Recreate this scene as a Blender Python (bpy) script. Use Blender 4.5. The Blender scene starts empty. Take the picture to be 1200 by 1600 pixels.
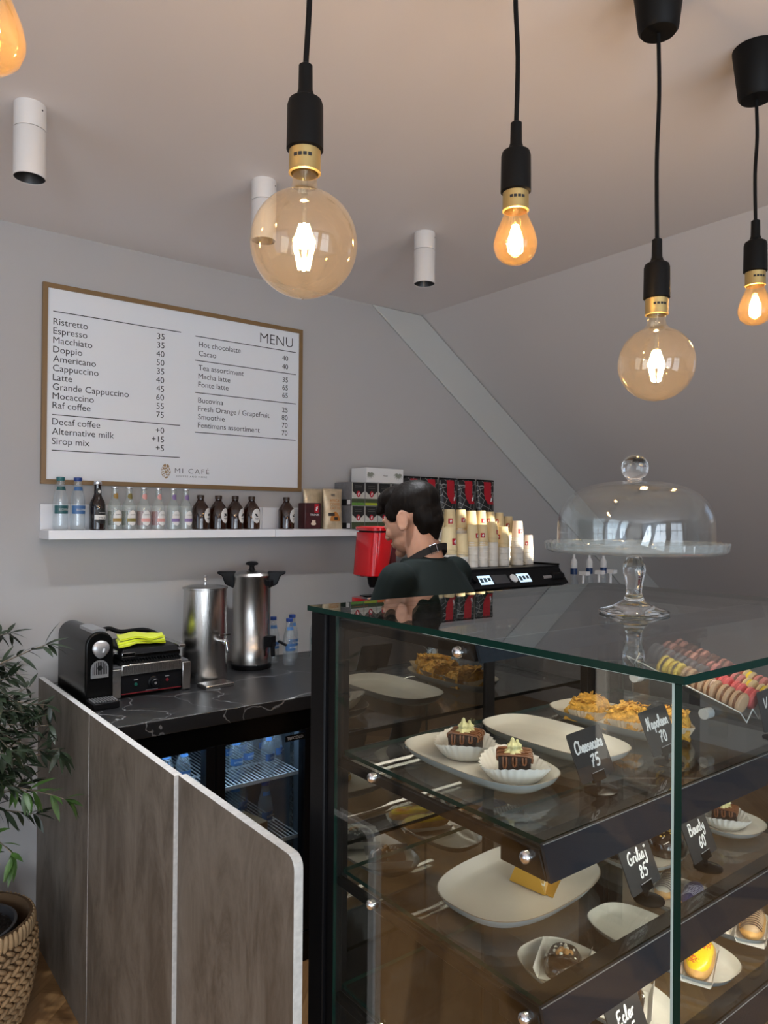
import bpy, bmesh, math, random
import numpy as np
from mathutils import Vector, Matrix, Euler
random.seed(7)
PI = math.pi
sc = bpy.context.scene
COL = sc.collection

# ------------------------------------------------------------------ camera
cam_d = bpy.data.cameras.new('camera')
cam = bpy.data.objects.new('camera', cam_d)
COL.objects.link(cam)
sc.camera = cam
cam_d.sensor_fit = 'AUTO'
cam_d.sensor_width = 36.0
cam_d.lens = 1154.28 / 1600 * 36.0
cam_d.clip_start = 0.02
YAW, PITCH, ROLL = math.radians(37.868), math.radians(0.3265), math.radians(0.4958)
cy_, sy_ = math.cos(YAW), math.sin(YAW)
f0 = Vector((sy_, cy_, 0)); r0 = Vector((cy_, -sy_, 0)); u0 = Vector((0, 0, 1))
fwd = f0 * math.cos(PITCH) + u0 * math.sin(PITCH)
up = -f0 * math.sin(PITCH) + u0 * math.cos(PITCH)
rgt = r0 * math.cos(ROLL) + up * math.sin(ROLL)
up = -r0 * math.sin(ROLL) + up * math.cos(ROLL)
mw = Matrix((rgt, up, -fwd)).transposed().to_4x4()
mw.translation = Vector((0, 0, 1.45))
cam.matrix_world = mw

# ------------------------------------------------------------------ light and exposure
sc.view_settings.view_transform = 'Standard'
sc.view_settings.look = 'None'
sc.view_settings.gamma = 1.0
sc.view_settings.use_curve_mapping = False
sc.view_settings.exposure = 0.0
sc.cycles.max_bounces = 12
sc.cycles.diffuse_bounces = 5
sc.cycles.glossy_bounces = 6
sc.cycles.transmission_bounces = 8
sc.cycles.transparent_max_bounces = 40
sc.cycles.caustics_reflective = False
sc.cycles.caustics_refractive = False
sc.cycles.sample_clamp_indirect = 4.0

wd = bpy.data.worlds.new('sky'); sc.world = wd
wd.use_nodes = True
wd.node_tree.nodes['Background'].inputs[0].default_value = (0.55, 0.68, 0.9, 1)
wd.node_tree.nodes['Background'].inputs[1].default_value = 1.0

def area(name, loc, target, sx, sy, power, color):
    d = bpy.data.lights.new(name, 'AREA'); d.shape = 'RECTANGLE'
    d.size, d.size_y, d.energy, d.color = sx, sy, power, color
    o = bpy.data.objects.new(name, d); COL.objects.link(o)
    o.location = loc
    o.rotation_euler = (Vector(target) - Vector(loc)).to_track_quat('-Z', 'Z').to_euler()
    return o
DAY = (0.80, 0.90, 1.0)
# daylight coming in through the shop windows (front wall and left wall)
FRONT_WIN = [(-2.0, -1.1), (-0.75, 0.35), (0.75, 1.85)]
for (a_, b_), p_ in zip(FRONT_WIN, (60, 46, 26)):
    area('window_daylight', ((a_ + b_) / 2, -2.62, 1.25), ((a_ + b_) / 2, 0, 2.9), b_ - a_, 2.1, p_, DAY)
area('window_daylight', (-2.42, 0.3, 1.3), (0, 0.3, 2.9), 2.0, 1.9, 12, DAY)
SUN_DIR = Vector((-0.35, 0.91, -0.22)).normalized()
sd = bpy.data.lights.new('sun', 'SUN'); sd.energy = 9.0; sd.angle = 0.009; sd.color = (1.0, 0.90, 0.74)
so = bpy.data.objects.new('sun', sd); COL.objects.link(so); so.location = (4, -2, 4)
so.rotation_euler = SUN_DIR.to_track_quat('-Z', 'Y').to_euler()
SPOT_POWER, BULB_POWER, STRIP_POWER = 40, 3.0, 1.3

# ------------------------------------------------------------------ materials
def nodes_of(m):
    m.use_nodes = True
    nt = m.node_tree
    return nt, nt.nodes['Principled BSDF']
MATS = {}
def P(name, rgb, rough=0.5, metal=0.0, coat=0.0, emit=None, estr=0.0, noise=0.0, nscale=40, bump=0.0, bscale=80, spec=None, sheen=0, sss=0, stretch=None):
    if name in MATS: return MATS[name]
    m = bpy.data.materials.new(name); nt, b = nodes_of(m)
    b.inputs['Base Color'].default_value = (*rgb, 1); b.inputs['Roughness'].default_value = rough
    b.inputs['Metallic'].default_value = metal
    if coat: b.inputs['Coat Weight'].default_value = coat
    if spec is not None: b.inputs['Specular IOR Level'].default_value = spec
    if sheen: b.inputs['Sheen Weight'].default_value = sheen
    if sss:
        b.inputs['Subsurface Weight'].default_value = sss; b.inputs['Subsurface Radius'].default_value = (0.01, 0.005, 0.003)
    if emit: b.inputs['Emission Color'].default_value = (*emit, 1); b.inputs['Emission Strength'].default_value = estr
    if noise or bump:
        tc = nt.nodes.new('ShaderNodeTexCoord'); vec = tc.outputs['Object']
        if stretch:
            mp = nt.nodes.new('ShaderNodeMapping'); mp.inputs['Scale'].default_value = stretch
            nt.links.new(vec, mp.inputs[0]); vec = mp.outputs[0]
        if noise:
            n = nt.nodes.new('ShaderNodeTexNoise'); n.inputs['Scale'].default_value = nscale; n.inputs['Detail'].default_value = 6
            nt.links.new(vec, n.inputs['Vector'])
            r = nt.nodes.new('ShaderNodeValToRGB')
            r.color_ramp.elements[0].position = 0.3; r.color_ramp.elements[1].position = 0.7
            r.color_ramp.elements[0].color = (*[max(0, c * (1 - noise)) for c in rgb], 1)
            r.color_ramp.elements[1].color = (*[min(1, c * (1 + noise)) for c in rgb], 1)
            nt.links.new(n.outputs['Fac'], r.inputs[0]); nt.links.new(r.outputs[0], b.inputs['Base Color'])
        if bump:
            n2 = nt.nodes.new('ShaderNodeTexNoise'); n2.inputs['Scale'].default_value = bscale; n2.inputs['Detail'].default_value = 5
            nt.links.new(vec, n2.inputs['Vector'])
            bp = nt.nodes.new('ShaderNodeBump'); bp.inputs['Strength'].default_value = bump; bp.inputs['Distance'].default_value = 0.004
            nt.links.new(n2.outputs['Fac'], bp.inputs['Height']); nt.links.new(bp.outputs[0], b.inputs['Normal'])
    MATS[name] = m
    return m
def thin_glass(name, tint=(1, 1, 1), ior=1.45, rough=0.0, base=0.0, body=None, bodyfac=0.0):
    """a pane: straight-through transmission plus Fresnel reflection on each face"""
    if name in MATS: return MATS[name]
    m = bpy.data.materials.new(name); m.use_nodes = True; nt = m.node_tree; nt.nodes.clear()
    out = nt.nodes.new('ShaderNodeOutputMaterial'); mix = nt.nodes.new('ShaderNodeMixShader')
    tr = nt.nodes.new('ShaderNodeBsdfTransparent'); tr.inputs[0].default_value = (*tint, 1)
    gl = nt.nodes.new('ShaderNodeBsdfGlossy'); gl.inputs['Roughness'].default_value = rough; gl.inputs[0].default_value = (1, 1, 1, 1)
    ge = nt.nodes.new('ShaderNodeNewGeometry'); fr = nt.nodes.new('ShaderNodeFresnel')
    mi = nt.nodes.new('ShaderNodeMix'); mi.inputs[2].default_value = ior; mi.inputs[3].default_value = 1 / ior
    nt.links.new(ge.outputs['Backfacing'], mi.inputs[0]); nt.links.new(mi.outputs[0], fr.inputs['IOR'])
    fac = fr.outputs[0]
    if base:
        ad = nt.nodes.new('ShaderNodeMath'); ad.operation = 'ADD'; ad.use_clamp = True; ad.inputs[1].default_value = base
        nt.links.new(fac, ad.inputs[0]); fac = ad.outputs[0]
    first = tr.outputs[0]
    if body:
        df = nt.nodes.new('ShaderNodeBsdfDiffuse'); df.inputs[0].default_value = (*body, 1)
        m2 = nt.nodes.new('ShaderNodeMixShader'); m2.inputs[0].default_value = bodyfac
        nt.links.new(tr.outputs[0], m2.inputs[1]); nt.links.new(df.outputs[0], m2.inputs[2]); first = m2.outputs[0]
    nt.links.new(fac, mix.inputs[0]); nt.links.new(first, mix.inputs[1]); nt.links.new(gl.outputs[0], mix.inputs[2])
    nt.links.new(mix.outputs[0], out.inputs[0])
    MATS[name] = m
    return m
def solid_glass(name, col=(1, 1, 1), ior=1.48):
    m = bpy.data.materials.new(name); nt, b = nodes_of(m)
    b.inputs['Base Color'].default_value = (*col, 1); b.inputs['Roughness'].default_value = 0.0
    b.inputs['Transmission Weight'].default_value = 1.0; b.inputs['IOR'].default_value = ior
    MATS[name] = m
    return m

def wood_mat(name):
    m = bpy.data.materials.new(name); nt, b = nodes_of(m)
    at = nt.nodes.new('ShaderNodeAttribute'); at.attribute_name = 'plank'
    n = nt.nodes.new('ShaderNodeTexNoise'); n.inputs['Scale'].default_value = 6; n.inputs['Detail'].default_value = 8
    mp = nt.nodes.new('ShaderNodeMapping'); mp.inputs['Scale'].default_value = (1, 14, 1)
    uv = nt.nodes.new('ShaderNodeUVMap'); uv.uv_map = 'grain'
    nt.links.new(uv.outputs[0], mp.inputs[0]); nt.links.new(mp.outputs[0], n.inputs['Vector'])
    ad = nt.nodes.new('ShaderNodeMath'); ad.operation = 'MULTIPLY_ADD'; ad.inputs[1].default_value = 0.55
    sb = nt.nodes.new('ShaderNodeMath'); sb.operation = 'MULTIPLY'; sb.inputs[1].default_value = 0.6
    nt.links.new(n.outputs['Fac'], sb.inputs[0])
    nt.links.new(at.outputs['Fac'], ad.inputs[0]); nt.links.new(sb.outputs[0], ad.inputs[2])
    r = nt.nodes.new('ShaderNodeValToRGB')
    r.color_ramp.elements[0].position = 0.15; r.color_ramp.elements[0].color = (0.16, 0.075, 0.026, 1)
    r.color_ramp.elements[1].position = 0.85; r.color_ramp.elements[1].color = (0.42, 0.235, 0.095, 1)
    nt.links.new(ad.outputs[0], r.inputs[0]); nt.links.new(r.outputs[0], b.inputs['Base Color'])
    b.inputs['Roughness'].default_value = 0.38
    return m
def stone_mat(name):
    """taupe stone-look laminate, streaked vertically"""
    m = bpy.data.materials.new(name); nt, b = nodes_of(m)
    tc = nt.nodes.new('ShaderNodeTexCoord'); mp = nt.nodes.new('ShaderNodeMapping'); mp.inputs['Scale'].default_value = (1, 1, 0.36)
    nt.links.new(tc.outputs['Object'], mp.inputs[0])
    n = nt.nodes.new('ShaderNodeTexNoise'); n.inputs['Scale'].default_value = 11; n.inputs['Detail'].default_value = 12; n.inputs['Roughness'].default_value = 0.74
    n.inputs['Distortion'].default_value = 0.6
    nt.links.new(mp.outputs[0], n.inputs['Vector'])
    r = nt.nodes.new('ShaderNodeValToRGB'); cr = r.color_ramp
    cr.elements[0].position = 0.38; cr.elements[0].color = (0.108, 0.089, 0.069, 1)
    cr.elements[1].position = 0.64; cr.elements[1].color = (0.215, 0.188, 0.155, 1)
    e = cr.elements.new(0.5); e.color = (0.165, 0.142, 0.115, 1)
    nt.links.new(n.outputs['Fac'], r.inputs[0]); nt.links.new(r.outputs[0], b.inputs['Base Color'])
    b.inputs['Roughness'].default_value = 0.5
    return m
def marble_mat(name):
    m = bpy.data.materials.new(name); nt, b = nodes_of(m)
    tc = nt.nodes.new('ShaderNodeTexCoord')
    n = nt.nodes.new('ShaderNodeTexNoise'); n.inputs['Scale'].default_value = 3; n.inputs['Detail'].default_value = 5
    nt.links.new(tc.outputs['Object'], n.inputs['Vector'])
    vm = nt.nodes.new('ShaderNodeVectorMath'); vm.operation = 'MULTIPLY_ADD'
    vm.inputs[1].default_value = (0.8, 0.25, 0.35)
    nt.links.new(n.outputs['Color'], vm.inputs[0]); nt.links.new(tc.outputs['Object'], vm.inputs[2])
    v = nt.nodes.new('ShaderNodeTexVoronoi'); v.feature = 'DISTANCE_TO_EDGE'; v.inputs['Scale'].default_value = 3.4
    nt.links.new(vm.outputs[0], v.inputs['Vector'])
    r = nt.nodes.new('ShaderNodeValToRGB'); cr = r.color_ramp
    cr.elements[0].position = 0.0; cr.elements[0].color = (0.24, 0.24, 0.24, 1)
    cr.elements[1].position = 0.010; cr.elements[1].color = (0.016, 0.016, 0.017, 1)
    nt.links.new(v.outputs['Distance'], r.inputs[0]); nt.links.new(r.outputs[0], b.inputs['Base Color'])
    b.inputs['Roughness'].default_value = 0.32
    return m
def crackle_mat(name, bg, line, scale=38, w=0.06):
    m = bpy.data.materials.new(name); nt, b = nodes_of(m)
    tc = nt.nodes.new('ShaderNodeTexCoord')
    v = nt.nodes.new('ShaderNodeTexVoronoi'); v.feature = 'DISTANCE_TO_EDGE'; v.inputs['Scale'].default_value = scale
    nt.links.new(tc.outputs['Object'], v.inputs['Vector'])
    r = nt.nodes.new('ShaderNodeValToRGB'); cr = r.color_ramp; cr.interpolation = 'CONSTANT'
    cr.elements[0].position = 0.0; cr.elements[0].color = (*line, 1)
    cr.elements[1].position = w; cr.elements[1].color = (*bg, 1)
    nt.links.new(v.outputs['Distance'], r.inputs[0]); nt.links.new(r.outputs[0], b.inputs['Base Color'])
    b.inputs['Roughness'].default_value = 0.35
    return m

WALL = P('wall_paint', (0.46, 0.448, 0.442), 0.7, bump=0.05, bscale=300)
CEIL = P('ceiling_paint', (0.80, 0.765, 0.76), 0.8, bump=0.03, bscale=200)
SLOPE = P('shaded_ceiling_paint', (0.63, 0.605, 0.598), 0.75, bump=0.03, bscale=200)  # same paint as the flat ceiling, shade put in as a darker colour
TRIM = P('trim_paint', (0.53, 0.535, 0.515), 0.75)
WOOD = wood_mat('oak_floor')
STONE = stone_mat('stone_laminate')
MARBLE = marble_mat('black_marble')
WHITE_EDGE = P('pale_edge', (0.62, 0.62, 0.60), 0.5, noise=0.12, nscale=90)
WHITE = P('white_lacquer', (0.80, 0.80, 0.82), 0.35)
BLACK = P('black_metal', (0.007, 0.007, 0.008), 0.34, spec=0.13)
BLACKGLOSS = P('black_gloss', (0.004, 0.004, 0.004), 0.18, spec=0.18)
BLACKMATT = P('black_matt', (0.008, 0.008, 0.008), 0.55, spec=0.12)
SLATE = P('slate_bar', (0.014, 0.022, 0.034), 0.25, spec=0.3, bump=0.1, bscale=500)
STEEL = P('brushed_steel', (0.60, 0.58, 0.55), 0.24, metal=1.0, bump=0.15, bscale=60, stretch=(8, 8, 0.3))
CHROME = P('chrome', (0.80, 0.80, 0.82), 0.08, metal=1.0)
PANE = thin_glass('clear_pane', (0.965, 0.985, 0.975), 1.5)
TOPPANE = thin_glass('top_pane', (0.90, 0.935, 0.92), 1.55, base=0.02)
GREEN_EDGE = P('green_glass_edge', (0.003, 0.026, 0.020), 0.22, spec=0.25)
LIGHT_EDGE = P('glass_edge_highlight', (0.45, 0.58, 0.55), 0.15)
MIRROR = thin_glass('tinted_door_pane', (0.10, 0.10, 0.105), 1.6, base=0.24)
FRIDGEPANE = thin_glass('fridge_pane', (0.80, 0.86, 0.90), 1.5)
DOME = thin_glass('dome_glass', (0.97, 0.985, 0.985), 1.5, base=0.01)
SGLASS = solid_glass('solid_glass', (0.97, 0.99, 0.985))
AMBERBULB = thin_glass('amber_bulb_glass', (1.0, 0.93, 0.80), 1.5, base=0.02, body=(1.0, 0.80, 0.55), bodyfac=0.013)
AMBERBULB2 = thin_glass('deep_amber_bulb_glass', (1.0, 0.84, 0.58), 1.5, base=0.02, body=(1.0, 0.66, 0.3), bodyfac=0.022)
FILAMENT = P('filament', (1, 0.8, 0.4), 0.5, emit=(1.0, 0.62, 0.22), estr=110)
BRASS = P('brass_cap', (0.58, 0.43, 0.18), 0.45, metal=0.9)
BRONZE = P('bronze_frame', (0.23, 0.135, 0.055), 0.4)
INK = P('black_ink', (0.012, 0.012, 0.014), 0.6)
CHALK = P('white_marker', (0.85, 0.85, 0.85), 0.6)
# ------------------------------------------------------------------ mesh helpers
class MB:
    def __init__(s): s.v = []; s.f = []; s.m = []
    def add(s, vs, fs, mat=0, X=None):
        k = len(s.v)
        if X is not None: vs = [X @ Vector(p) for p in vs]
        s.v += [tuple(p) for p in vs]
        s.f += [tuple(i + k for i in f) for f in fs]
        s.m += [mat] * len(fs)
        return s
    def box(s, x0, x1, y0, y1, z0, z1, mat=0, X=None, fm=None):
        vs = [(x0, y0, z0), (x1, y0, z0), (x1, y1, z0), (x0, y1, z0), (x0, y0, z1), (x1, y0, z1), (x1, y1, z1), (x0, y1, z1)]
        fs = [(0, 3, 2, 1), (4, 5, 6, 7), (0, 1, 5, 4), (1, 2, 6, 5), (2, 3, 7, 6), (3, 0, 4, 7)]   # bottom top front right back left
        k = len(s.m); s.add(vs, fs, mat, X)
        if fm:
            for i, mm in fm.items(): s.m[k + i] = mm
        return s
    def rings(s, rings, mat=0, cap0=True, cap1=True, X=None, closed=True):
        n = len(rings[0]); vs = [p for r in rings for p in r]; fs = []
        for i in range(len(rings) - 1):
            for j in range(n if closed else n - 1):
                a = i * n + j; b = i * n + (j + 1) % n
                fs.append((a, b, b + n, a + n))
        if cap0: fs.append(tuple(reversed(range(n))))
        if cap1: fs.append(tuple(range((len(rings) - 1) * n, len(rings) * n)))
        return s.add(vs, fs, mat, X)
    def lathe(s, prof, n=32, mat=0, X=None, cap0=True, cap1=True, mats=None):
        rs = [[(r * math.cos(2 * PI * j / n), r * math.sin(2 * PI * j / n), z) for j in range(n)] for r, z in prof]
        k = len(s.m)
        s.rings(rs, mat, cap0 and prof[0][0] > 1e-6, cap1 and prof[-1][0] > 1e-6, X)
        if mats:
            for i in range(len(prof) - 1):
                for j in range(n): s.m[k + i * n + j] = mats[i]
        return s
    def tube(s, pts, r, n=8, mat=0, X=None, closed=False, flat=None):
        pts = [Vector(p) for p in pts]; N = len(pts); rs = []
        prev = None
        for i, p in enumerate(pts):
            if closed: t = pts[(i + 1) % N] - pts[i - 1]
            else: t = pts[min(i + 1, N - 1)] - pts[max(i - 1, 0)]
            t = t.normalized() if t.length > 1e-9 else Vector((0, 0, 1))
            if flat is not None: a = Vector(flat)
            elif prev is None: a = Vector((0, 0, 1)) if abs(t.z) < 0.9 else Vector((1, 0, 0))
            else: a = prev
            b = t.cross(a); b = b.normalized() if b.length > 1e-9 else Vector((1, 0, 0)); a = b.cross(t).normalized(); prev = a
            rr = r[i] if isinstance(r, (list, tuple)) else r
            rs.append([p + (a * math.sin(2 * PI * j / n) + b * math.cos(2 * PI * j / n)) * rr for j in range(n)])
        if closed: rs.append(rs[0]); return s.rings(rs, mat, False, False, X)
        return s.rings(rs, mat, True, True, X)
    def cyl(s, p0, p1, r, n=20, mat=0, r1=None): return s.tube([p0, p1], [r, r if r1 is None else r1], n, mat)
    def ell(s, c, rad, n=16, m=10, mat=0, X=None):
        T = Matrix.Translation(Vector(c)) if X is None else X @ Matrix.Translation(Vector(c))
        prof = [(math.sin(PI * i / m), -math.cos(PI * i / m)) for i in range(m + 1)]
        rs = [[(rad[0] * max(r, 1e-4) * math.cos(2 * PI * j / n), rad[1] * max(r, 1e-4) * math.sin(2 * PI * j / n), rad[2] * z) for j in range(n)] for r, z in prof]
        return s.rings(rs, mat, True, True, T)
    def caps(s, p0, p1, r0_, r1_, n=14):
        """tapered capsule"""
        p0, p1 = Vector(p0), Vector(p1); d = (p1 - p0); L = d.length; d = d / max(L, 1e-9)
        pts = []; rr = []
        for k in range(6):
            a = PI / 2 * (1 - k / 5); pts.append(p0 - d * r0_ * math.sin(a)); rr.append(max(r0_ * math.cos(a), 1e-4))
        for k in range(6):
            a = PI / 2 * k / 5; pts.append(p1 + d * r1_ * math.sin(a)); rr.append(max(r1_ * math.cos(a), 1e-4))
        return s.tube(pts, rr, n)
    def prism(s, poly, y0, y1, mat=0, X=None, axis='y'):
        n = len(poly)
        if axis == 'y': a = [(p[0], y0, p[1]) for p in poly]; b = [(p[0], y1, p[1]) for p in poly]
        elif axis == 'x': a = [(y0, p[0], p[1]) for p in poly]; b = [(y1, p[0], p[1]) for p in poly]
        else: a = [(p[0], p[1], y0) for p in poly]; b = [(p[0], p[1], y1) for p in poly]
        return s.rings([a, b], mat, True, True, X)
    def merge(s, o, X=None, mat=None):
        k = len(s.v); vs = o.v if X is None else [tuple(X @ Vector(p)) for p in o.v]
        s.v += vs; s.f += [tuple(i + k for i in f) for f in o.f]; s.m += (o.m if mat is None else [mat] * len(o.f)); return s
    def mesh(s, name, mats, smooth=35):
        me = bpy.data.meshes.new(name); me.from_pydata(s.v, [], s.f)
        for m in (mats if isinstance(mats, (list, tuple)) else [mats]): me.materials.append(m)
        me.polygons.foreach_set('material_index', s.m)
        bm = bmesh.new(); bm.from_mesh(me); bmesh.ops.recalc_face_normals(bm, faces=bm.faces); bm.to_mesh(me); bm.free()
        if smooth:
            me.polygons.foreach_set('use_smooth', [True] * len(me.polygons))
            me.set_sharp_from_angle(angle=math.radians(smooth))
        me.update()
        return me
    def build(s, name, mats, parent=None, loc=(0, 0, 0), rot=(0, 0, 0), bevel=0, smooth=35, label=None, seg=2):
        me = s.mesh(name, mats, smooth)
        o = bpy.data.objects.new(name, me); COL.objects.link(o)
        o.location = loc; o.rotation_euler = rot
        if parent: o.parent = parent
        if label: o['label'] = label
        if bevel:
            b = o.modifiers.new('bevel', 'BEVEL'); b.width = bevel; b.segments = seg; b.limit_method = 'ANGLE'; b.angle_limit = math.radians(40)
            b.harden_normals = False
        return o

def tag(o, label, cat, group=None):
    o['label'] = label; o['category'] = cat
    if group: o['group'] = group
    return o
def thing(name, label, cat, loc=(0, 0, 0), rotz=0, group=None):
    o = bpy.data.objects.new(name, None); COL.objects.link(o); o.empty_display_size = 0.05
    o.location = loc; o.rotation_euler = (0, 0, rotz)
    return tag(o, label, cat, group)
def struct(o, label=None):
    o['kind'] = 'structure'
    if label: o['label'] = label
    return o
def kids(o): return [c for c in bpy.data.objects if c.parent == o]
KID = {}
def kid_tree(o): return [(c, kid_tree(c)) for c in kids(o)]
def dup(root, label, loc=None, rotz=None, group=None, rot=None, scale=None):
    if root.name not in KID: KID[root.name] = kid_tree(root)
    r = root.copy(); COL.objects.link(r)
    if loc is not None: r.location = loc
    if rotz is not None: r.rotation_euler = (0, 0, rotz)
    if rot is not None: r.rotation_euler = rot
    if scale is not None: r.scale = scale
    r['label'] = label
    if group: r['group'] = group
    def rec(src, dst):
        for c, sub in src:
            d = c.copy(); COL.objects.link(d); d.parent = dst; rec(sub, d)
    rec(KID[root.name], r)
    return r
def T(x, y, z): return Matrix.Translation((x, y, z))
def RX(a): return Matrix.Rotation(a, 4, 'X')
def RY(a): return Matrix.Rotation(a, 4, 'Y')
def RZ(a): return Matrix.Rotation(a, 4, 'Z')

_tc = {}
def text_mb(s, size, align='LEFT', thin=0.0, X=None, mb=None, mat=0, spacing=1.0, width=None):
    """lettering as flat solid strokes in the XZ plane facing -Y; baseline at z=0; size = cap height"""
    key = (s, thin, spacing)
    if key not in _tc:
        cu = bpy.data.curves.new('t', 'FONT'); cu.body = s; cu.size = 1.0; cu.offset = thin; cu.extrude = 0.004; cu.resolution_u = 3
        cu.space_character = spacing
        o = bpy.data.objects.new('t', cu); COL.objects.link(o)
        dg = bpy.context.evaluated_depsgraph_get(); dg.update()
        me = bpy.data.meshes.new_from_object(o.evaluated_get(dg))
        vs = [tuple(v.co) for v in me.vertices]; fs = [tuple(p.vertices) for p in me.polygons]
        bpy.data.objects.remove(o); bpy.data.meshes.remove(me); bpy.data.curves.remove(cu)
        _tc[key] = (vs, fs)
    vs, fs = _tc[key]
    k = size / 0.73
    xs = [v[0] for v in vs]; x0, x1 = min(xs), max(xs)
    off = {'LEFT': -x0, 'RIGHT': -x1, 'CENTER': -(x0 + x1) / 2}[align]
    kx = k if width is None else width / (x1 - x0)
    mb = mb or MB()
    mb.add([((v[0] + off) * kx, -v[2] * k * 0.2, v[1] * k) for v in vs], fs, mat, X)
    return mb

# handwriting strokes
GL = {
 'C': (.66, [[(.60,.82),(.42,1),(.15,.82),(.04,.45),(.14,.1),(.38,0),(.6,.14)]]),
 'h': (.42, [[(.04,1),(.05,0)],[(.05,.28),(.2,.5),(.33,.4),(.36,0)]]),
 'e': (.40, [[(.05,.24),(.30,.28),(.28,.47),(.15,.5),(.04,.3),(.1,.05),(.25,0),(.4,.14)]]),
 's': (.36, [[(.30,.44),(.14,.5),(.08,.37),(.26,.2),(.22,.02),(.04,.05)]]),
 'c': (.36, [[(.30,.42),(.16,.5),(.04,.3),(.1,.05),(.24,0),(.36,.12)]]),
 'a': (.44, [[(.30,.44),(.13,.5),(.04,.24),(.11,.01),(.26,.1),(.33,.5)],[(.33,.5),(.33,.08),(.44,.04)]]),
 'k': (.38, [[(.05,.7),(.05,0)],[(.34,.52),(.08,.24),(.36,0)]]),
 'N': (.72, [[(-.06,.12),(.02,0),(.10,.3),(.14,.96),(.24,.9),(.46,.04),(.50,.3),(.54,.96),(.68,1.06)]]),
 'p': (.40, [[(.06,.5),(.05,-.42)],[(.06,.35),(.2,.5),(.34,.32),(.26,.04),(.07,.06)]]),
 'o': (.40, [[(.2,.5),(.06,.36),(.06,.1),(.2,0),(.33,.12),(.32,.38),(.2,.5),(.4,.46)]]),
 'l': (.30, [[(.02,.06),(.2,.6),(.22,.95),(.13,1.02),(.08,.7),(.1,.1),(.3,.06)]]),
 'n': (.42, [[(.04,.5),(.05,0)],[(.05,.3),(.2,.5),(.31,.4),(.33,.05),(.42,.03)]]),
 'G': (.70, [[(.58,.84),(.42,1),(.15,.82),(.04,.45),(.14,.1),(.36,0),(.52,.1),(.54,.42),(.36,.4)],[(.54,.42),(.56,-.02)]]),
 'r': (.34, [[(.04,.5),(.06,0)],[(.06,.28),(.16,.48),(.32,.46)]]),
 'i': (.24, [[(.08,.5),(.08,.06),(.24,.05)],[(.08,.72),(.09,.74)]]),
 'j': (.36, [[(.2,.5),(.24,-.3),(.12,-.5),(-.04,-.42),(.02,-.28)],[(.2,.78),(.12,.9),(.2,.86),(.3,.92),(.2,.78)]]),
 'B': (.62, [[(.06,1),(.06,0)],[(-.04,.94),(.2,1.04),(.42,.92),(.38,.64),(.14,.54),(.44,.46),(.5,.18),(.3,0),(.02,.04)]]),
 'u': (.42, [[(.04,.5),(.06,.1),(.18,0),(.3,.14),(.32,.5)],[(.32,.5),(.33,.05),(.42,.04)]]),
 't': (.30, [[(.12,1.0),(.12,.1),(.28,.04)],[(-.02,.6),(.28,.64)]]),
 'y': (.44, [[(.04,.5),(.08,.16),(.2,.08),(.34,.3)],[(.36,.5),(.36,-.3),(.2,-.48),(.02,-.38),(.1,-.2)]]),
 'E': (.58, [[(.5,1.0),(.08,.96),(.1,.5),(.4,.56)],[(.1,.5),(.06,.02),(.52,.08)]]),
 'V': (.6, [[(.0,1),(.24,0),(.55,1.02)]]),
 '0': (.5, [[(.22,1),(.06,.7),(.08,.2),(.22,0),(.38,.2),(.38,.75),(.22,1)]]),
 '2': (.48, [[(.04,.78),(.2,1),(.38,.78),(.1,.1),(.02,.02),(.44,.04)]]),
 '5': (.5, [[(.44,1),(.14,.98),(.1,.55),(.3,.6),(.42,.34),(.3,.04),(.04,.06)]]),
 '6': (.5, [[(.36,.98),(.12,.7),(.06,.25),(.2,0),(.38,.18),(.32,.46),(.1,.34)]]),
 '7': (.48, [[(.02,.9),(.42,1.0),(.22,.5),(.12,0)],[(.08,.48),(.36,.54)]]),
 '8': (.5, [[(.36,.9),(.2,1),(.1,.8),(.36,.3),(.3,.04),(.12,.04),(.08,.26),(.36,.72),(.36,.9)]]),
 '9': (.5, [[(.38,.62),(.2,.46),(.08,.7),(.2,1),(.38,.85),(.36,.3),(.18,0)]]),
}
def smooth_pts(p, k=5):
    if len(p) < 3: return p
    out = []
    for i in range(len(p) - 1):
        p0, p1, p2, p3 = p[max(i - 1, 0)], p[i], p[i + 1], p[min(i + 2, len(p) - 1)]
        for j in range(k):
            t = j / k
            out.append(tuple(0.5 * ((2 * b) + (-a + c) * t + (2 * a - 5 * b + 4 * c - d) * t * t + (-a + 3 * b - 3 * c + d) * t ** 3) for a, b, c, d in zip(p0, p1, p2, p3)))
    out.append(p[-1])
    return out
def hand_mb(s, size, pen, mb, X, slant=0.12, width=None):
    tot = sum(GL[c][0] + 0.05 for c in s)
    kx = size if width is None else width / tot
    x = -tot / 2
    for c in s:
        w, strokes = GL[c]
        for st in strokes:
            q = smooth_pts(st)
            pts = [((x + a + slant * b) * kx, 0, b * size) for a, b in q]
            rs = []; n = 6
            for i, p in enumerate(pts):
                t = Vector(pts[min(i + 1, len(pts) - 1)]) - Vector(pts[max(i - 1, 0)]); t = t.normalized() if t.length > 1e-9 else Vector((1, 0, 0))
                nrm = Vector((-t.z, 0, t.x)); P_ = Vector(p)
                rs.append([P_ + nrm * pen + Vector((0, -0.0005, 0)), P_ - nrm * pen + Vector((0, -0.0005, 0)), P_ - nrm * pen, P_ + nrm * pen])
            mb.rings(rs, 0, True, True, X)
        x += w + 0.05
    return mb
def superell(a, b, n=3.0, N=48, cx=0, cy=0, z=0):
    r = []
    for i in range(N):
        t = 2 * PI * i / N; c, s_ = math.cos(t), math.sin(t)
        r.append((cx + a * math.copysign(abs(c) ** (2 / n), c), cy + b * math.copysign(abs(s_) ** (2 / n), s_), z))
    return r
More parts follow.
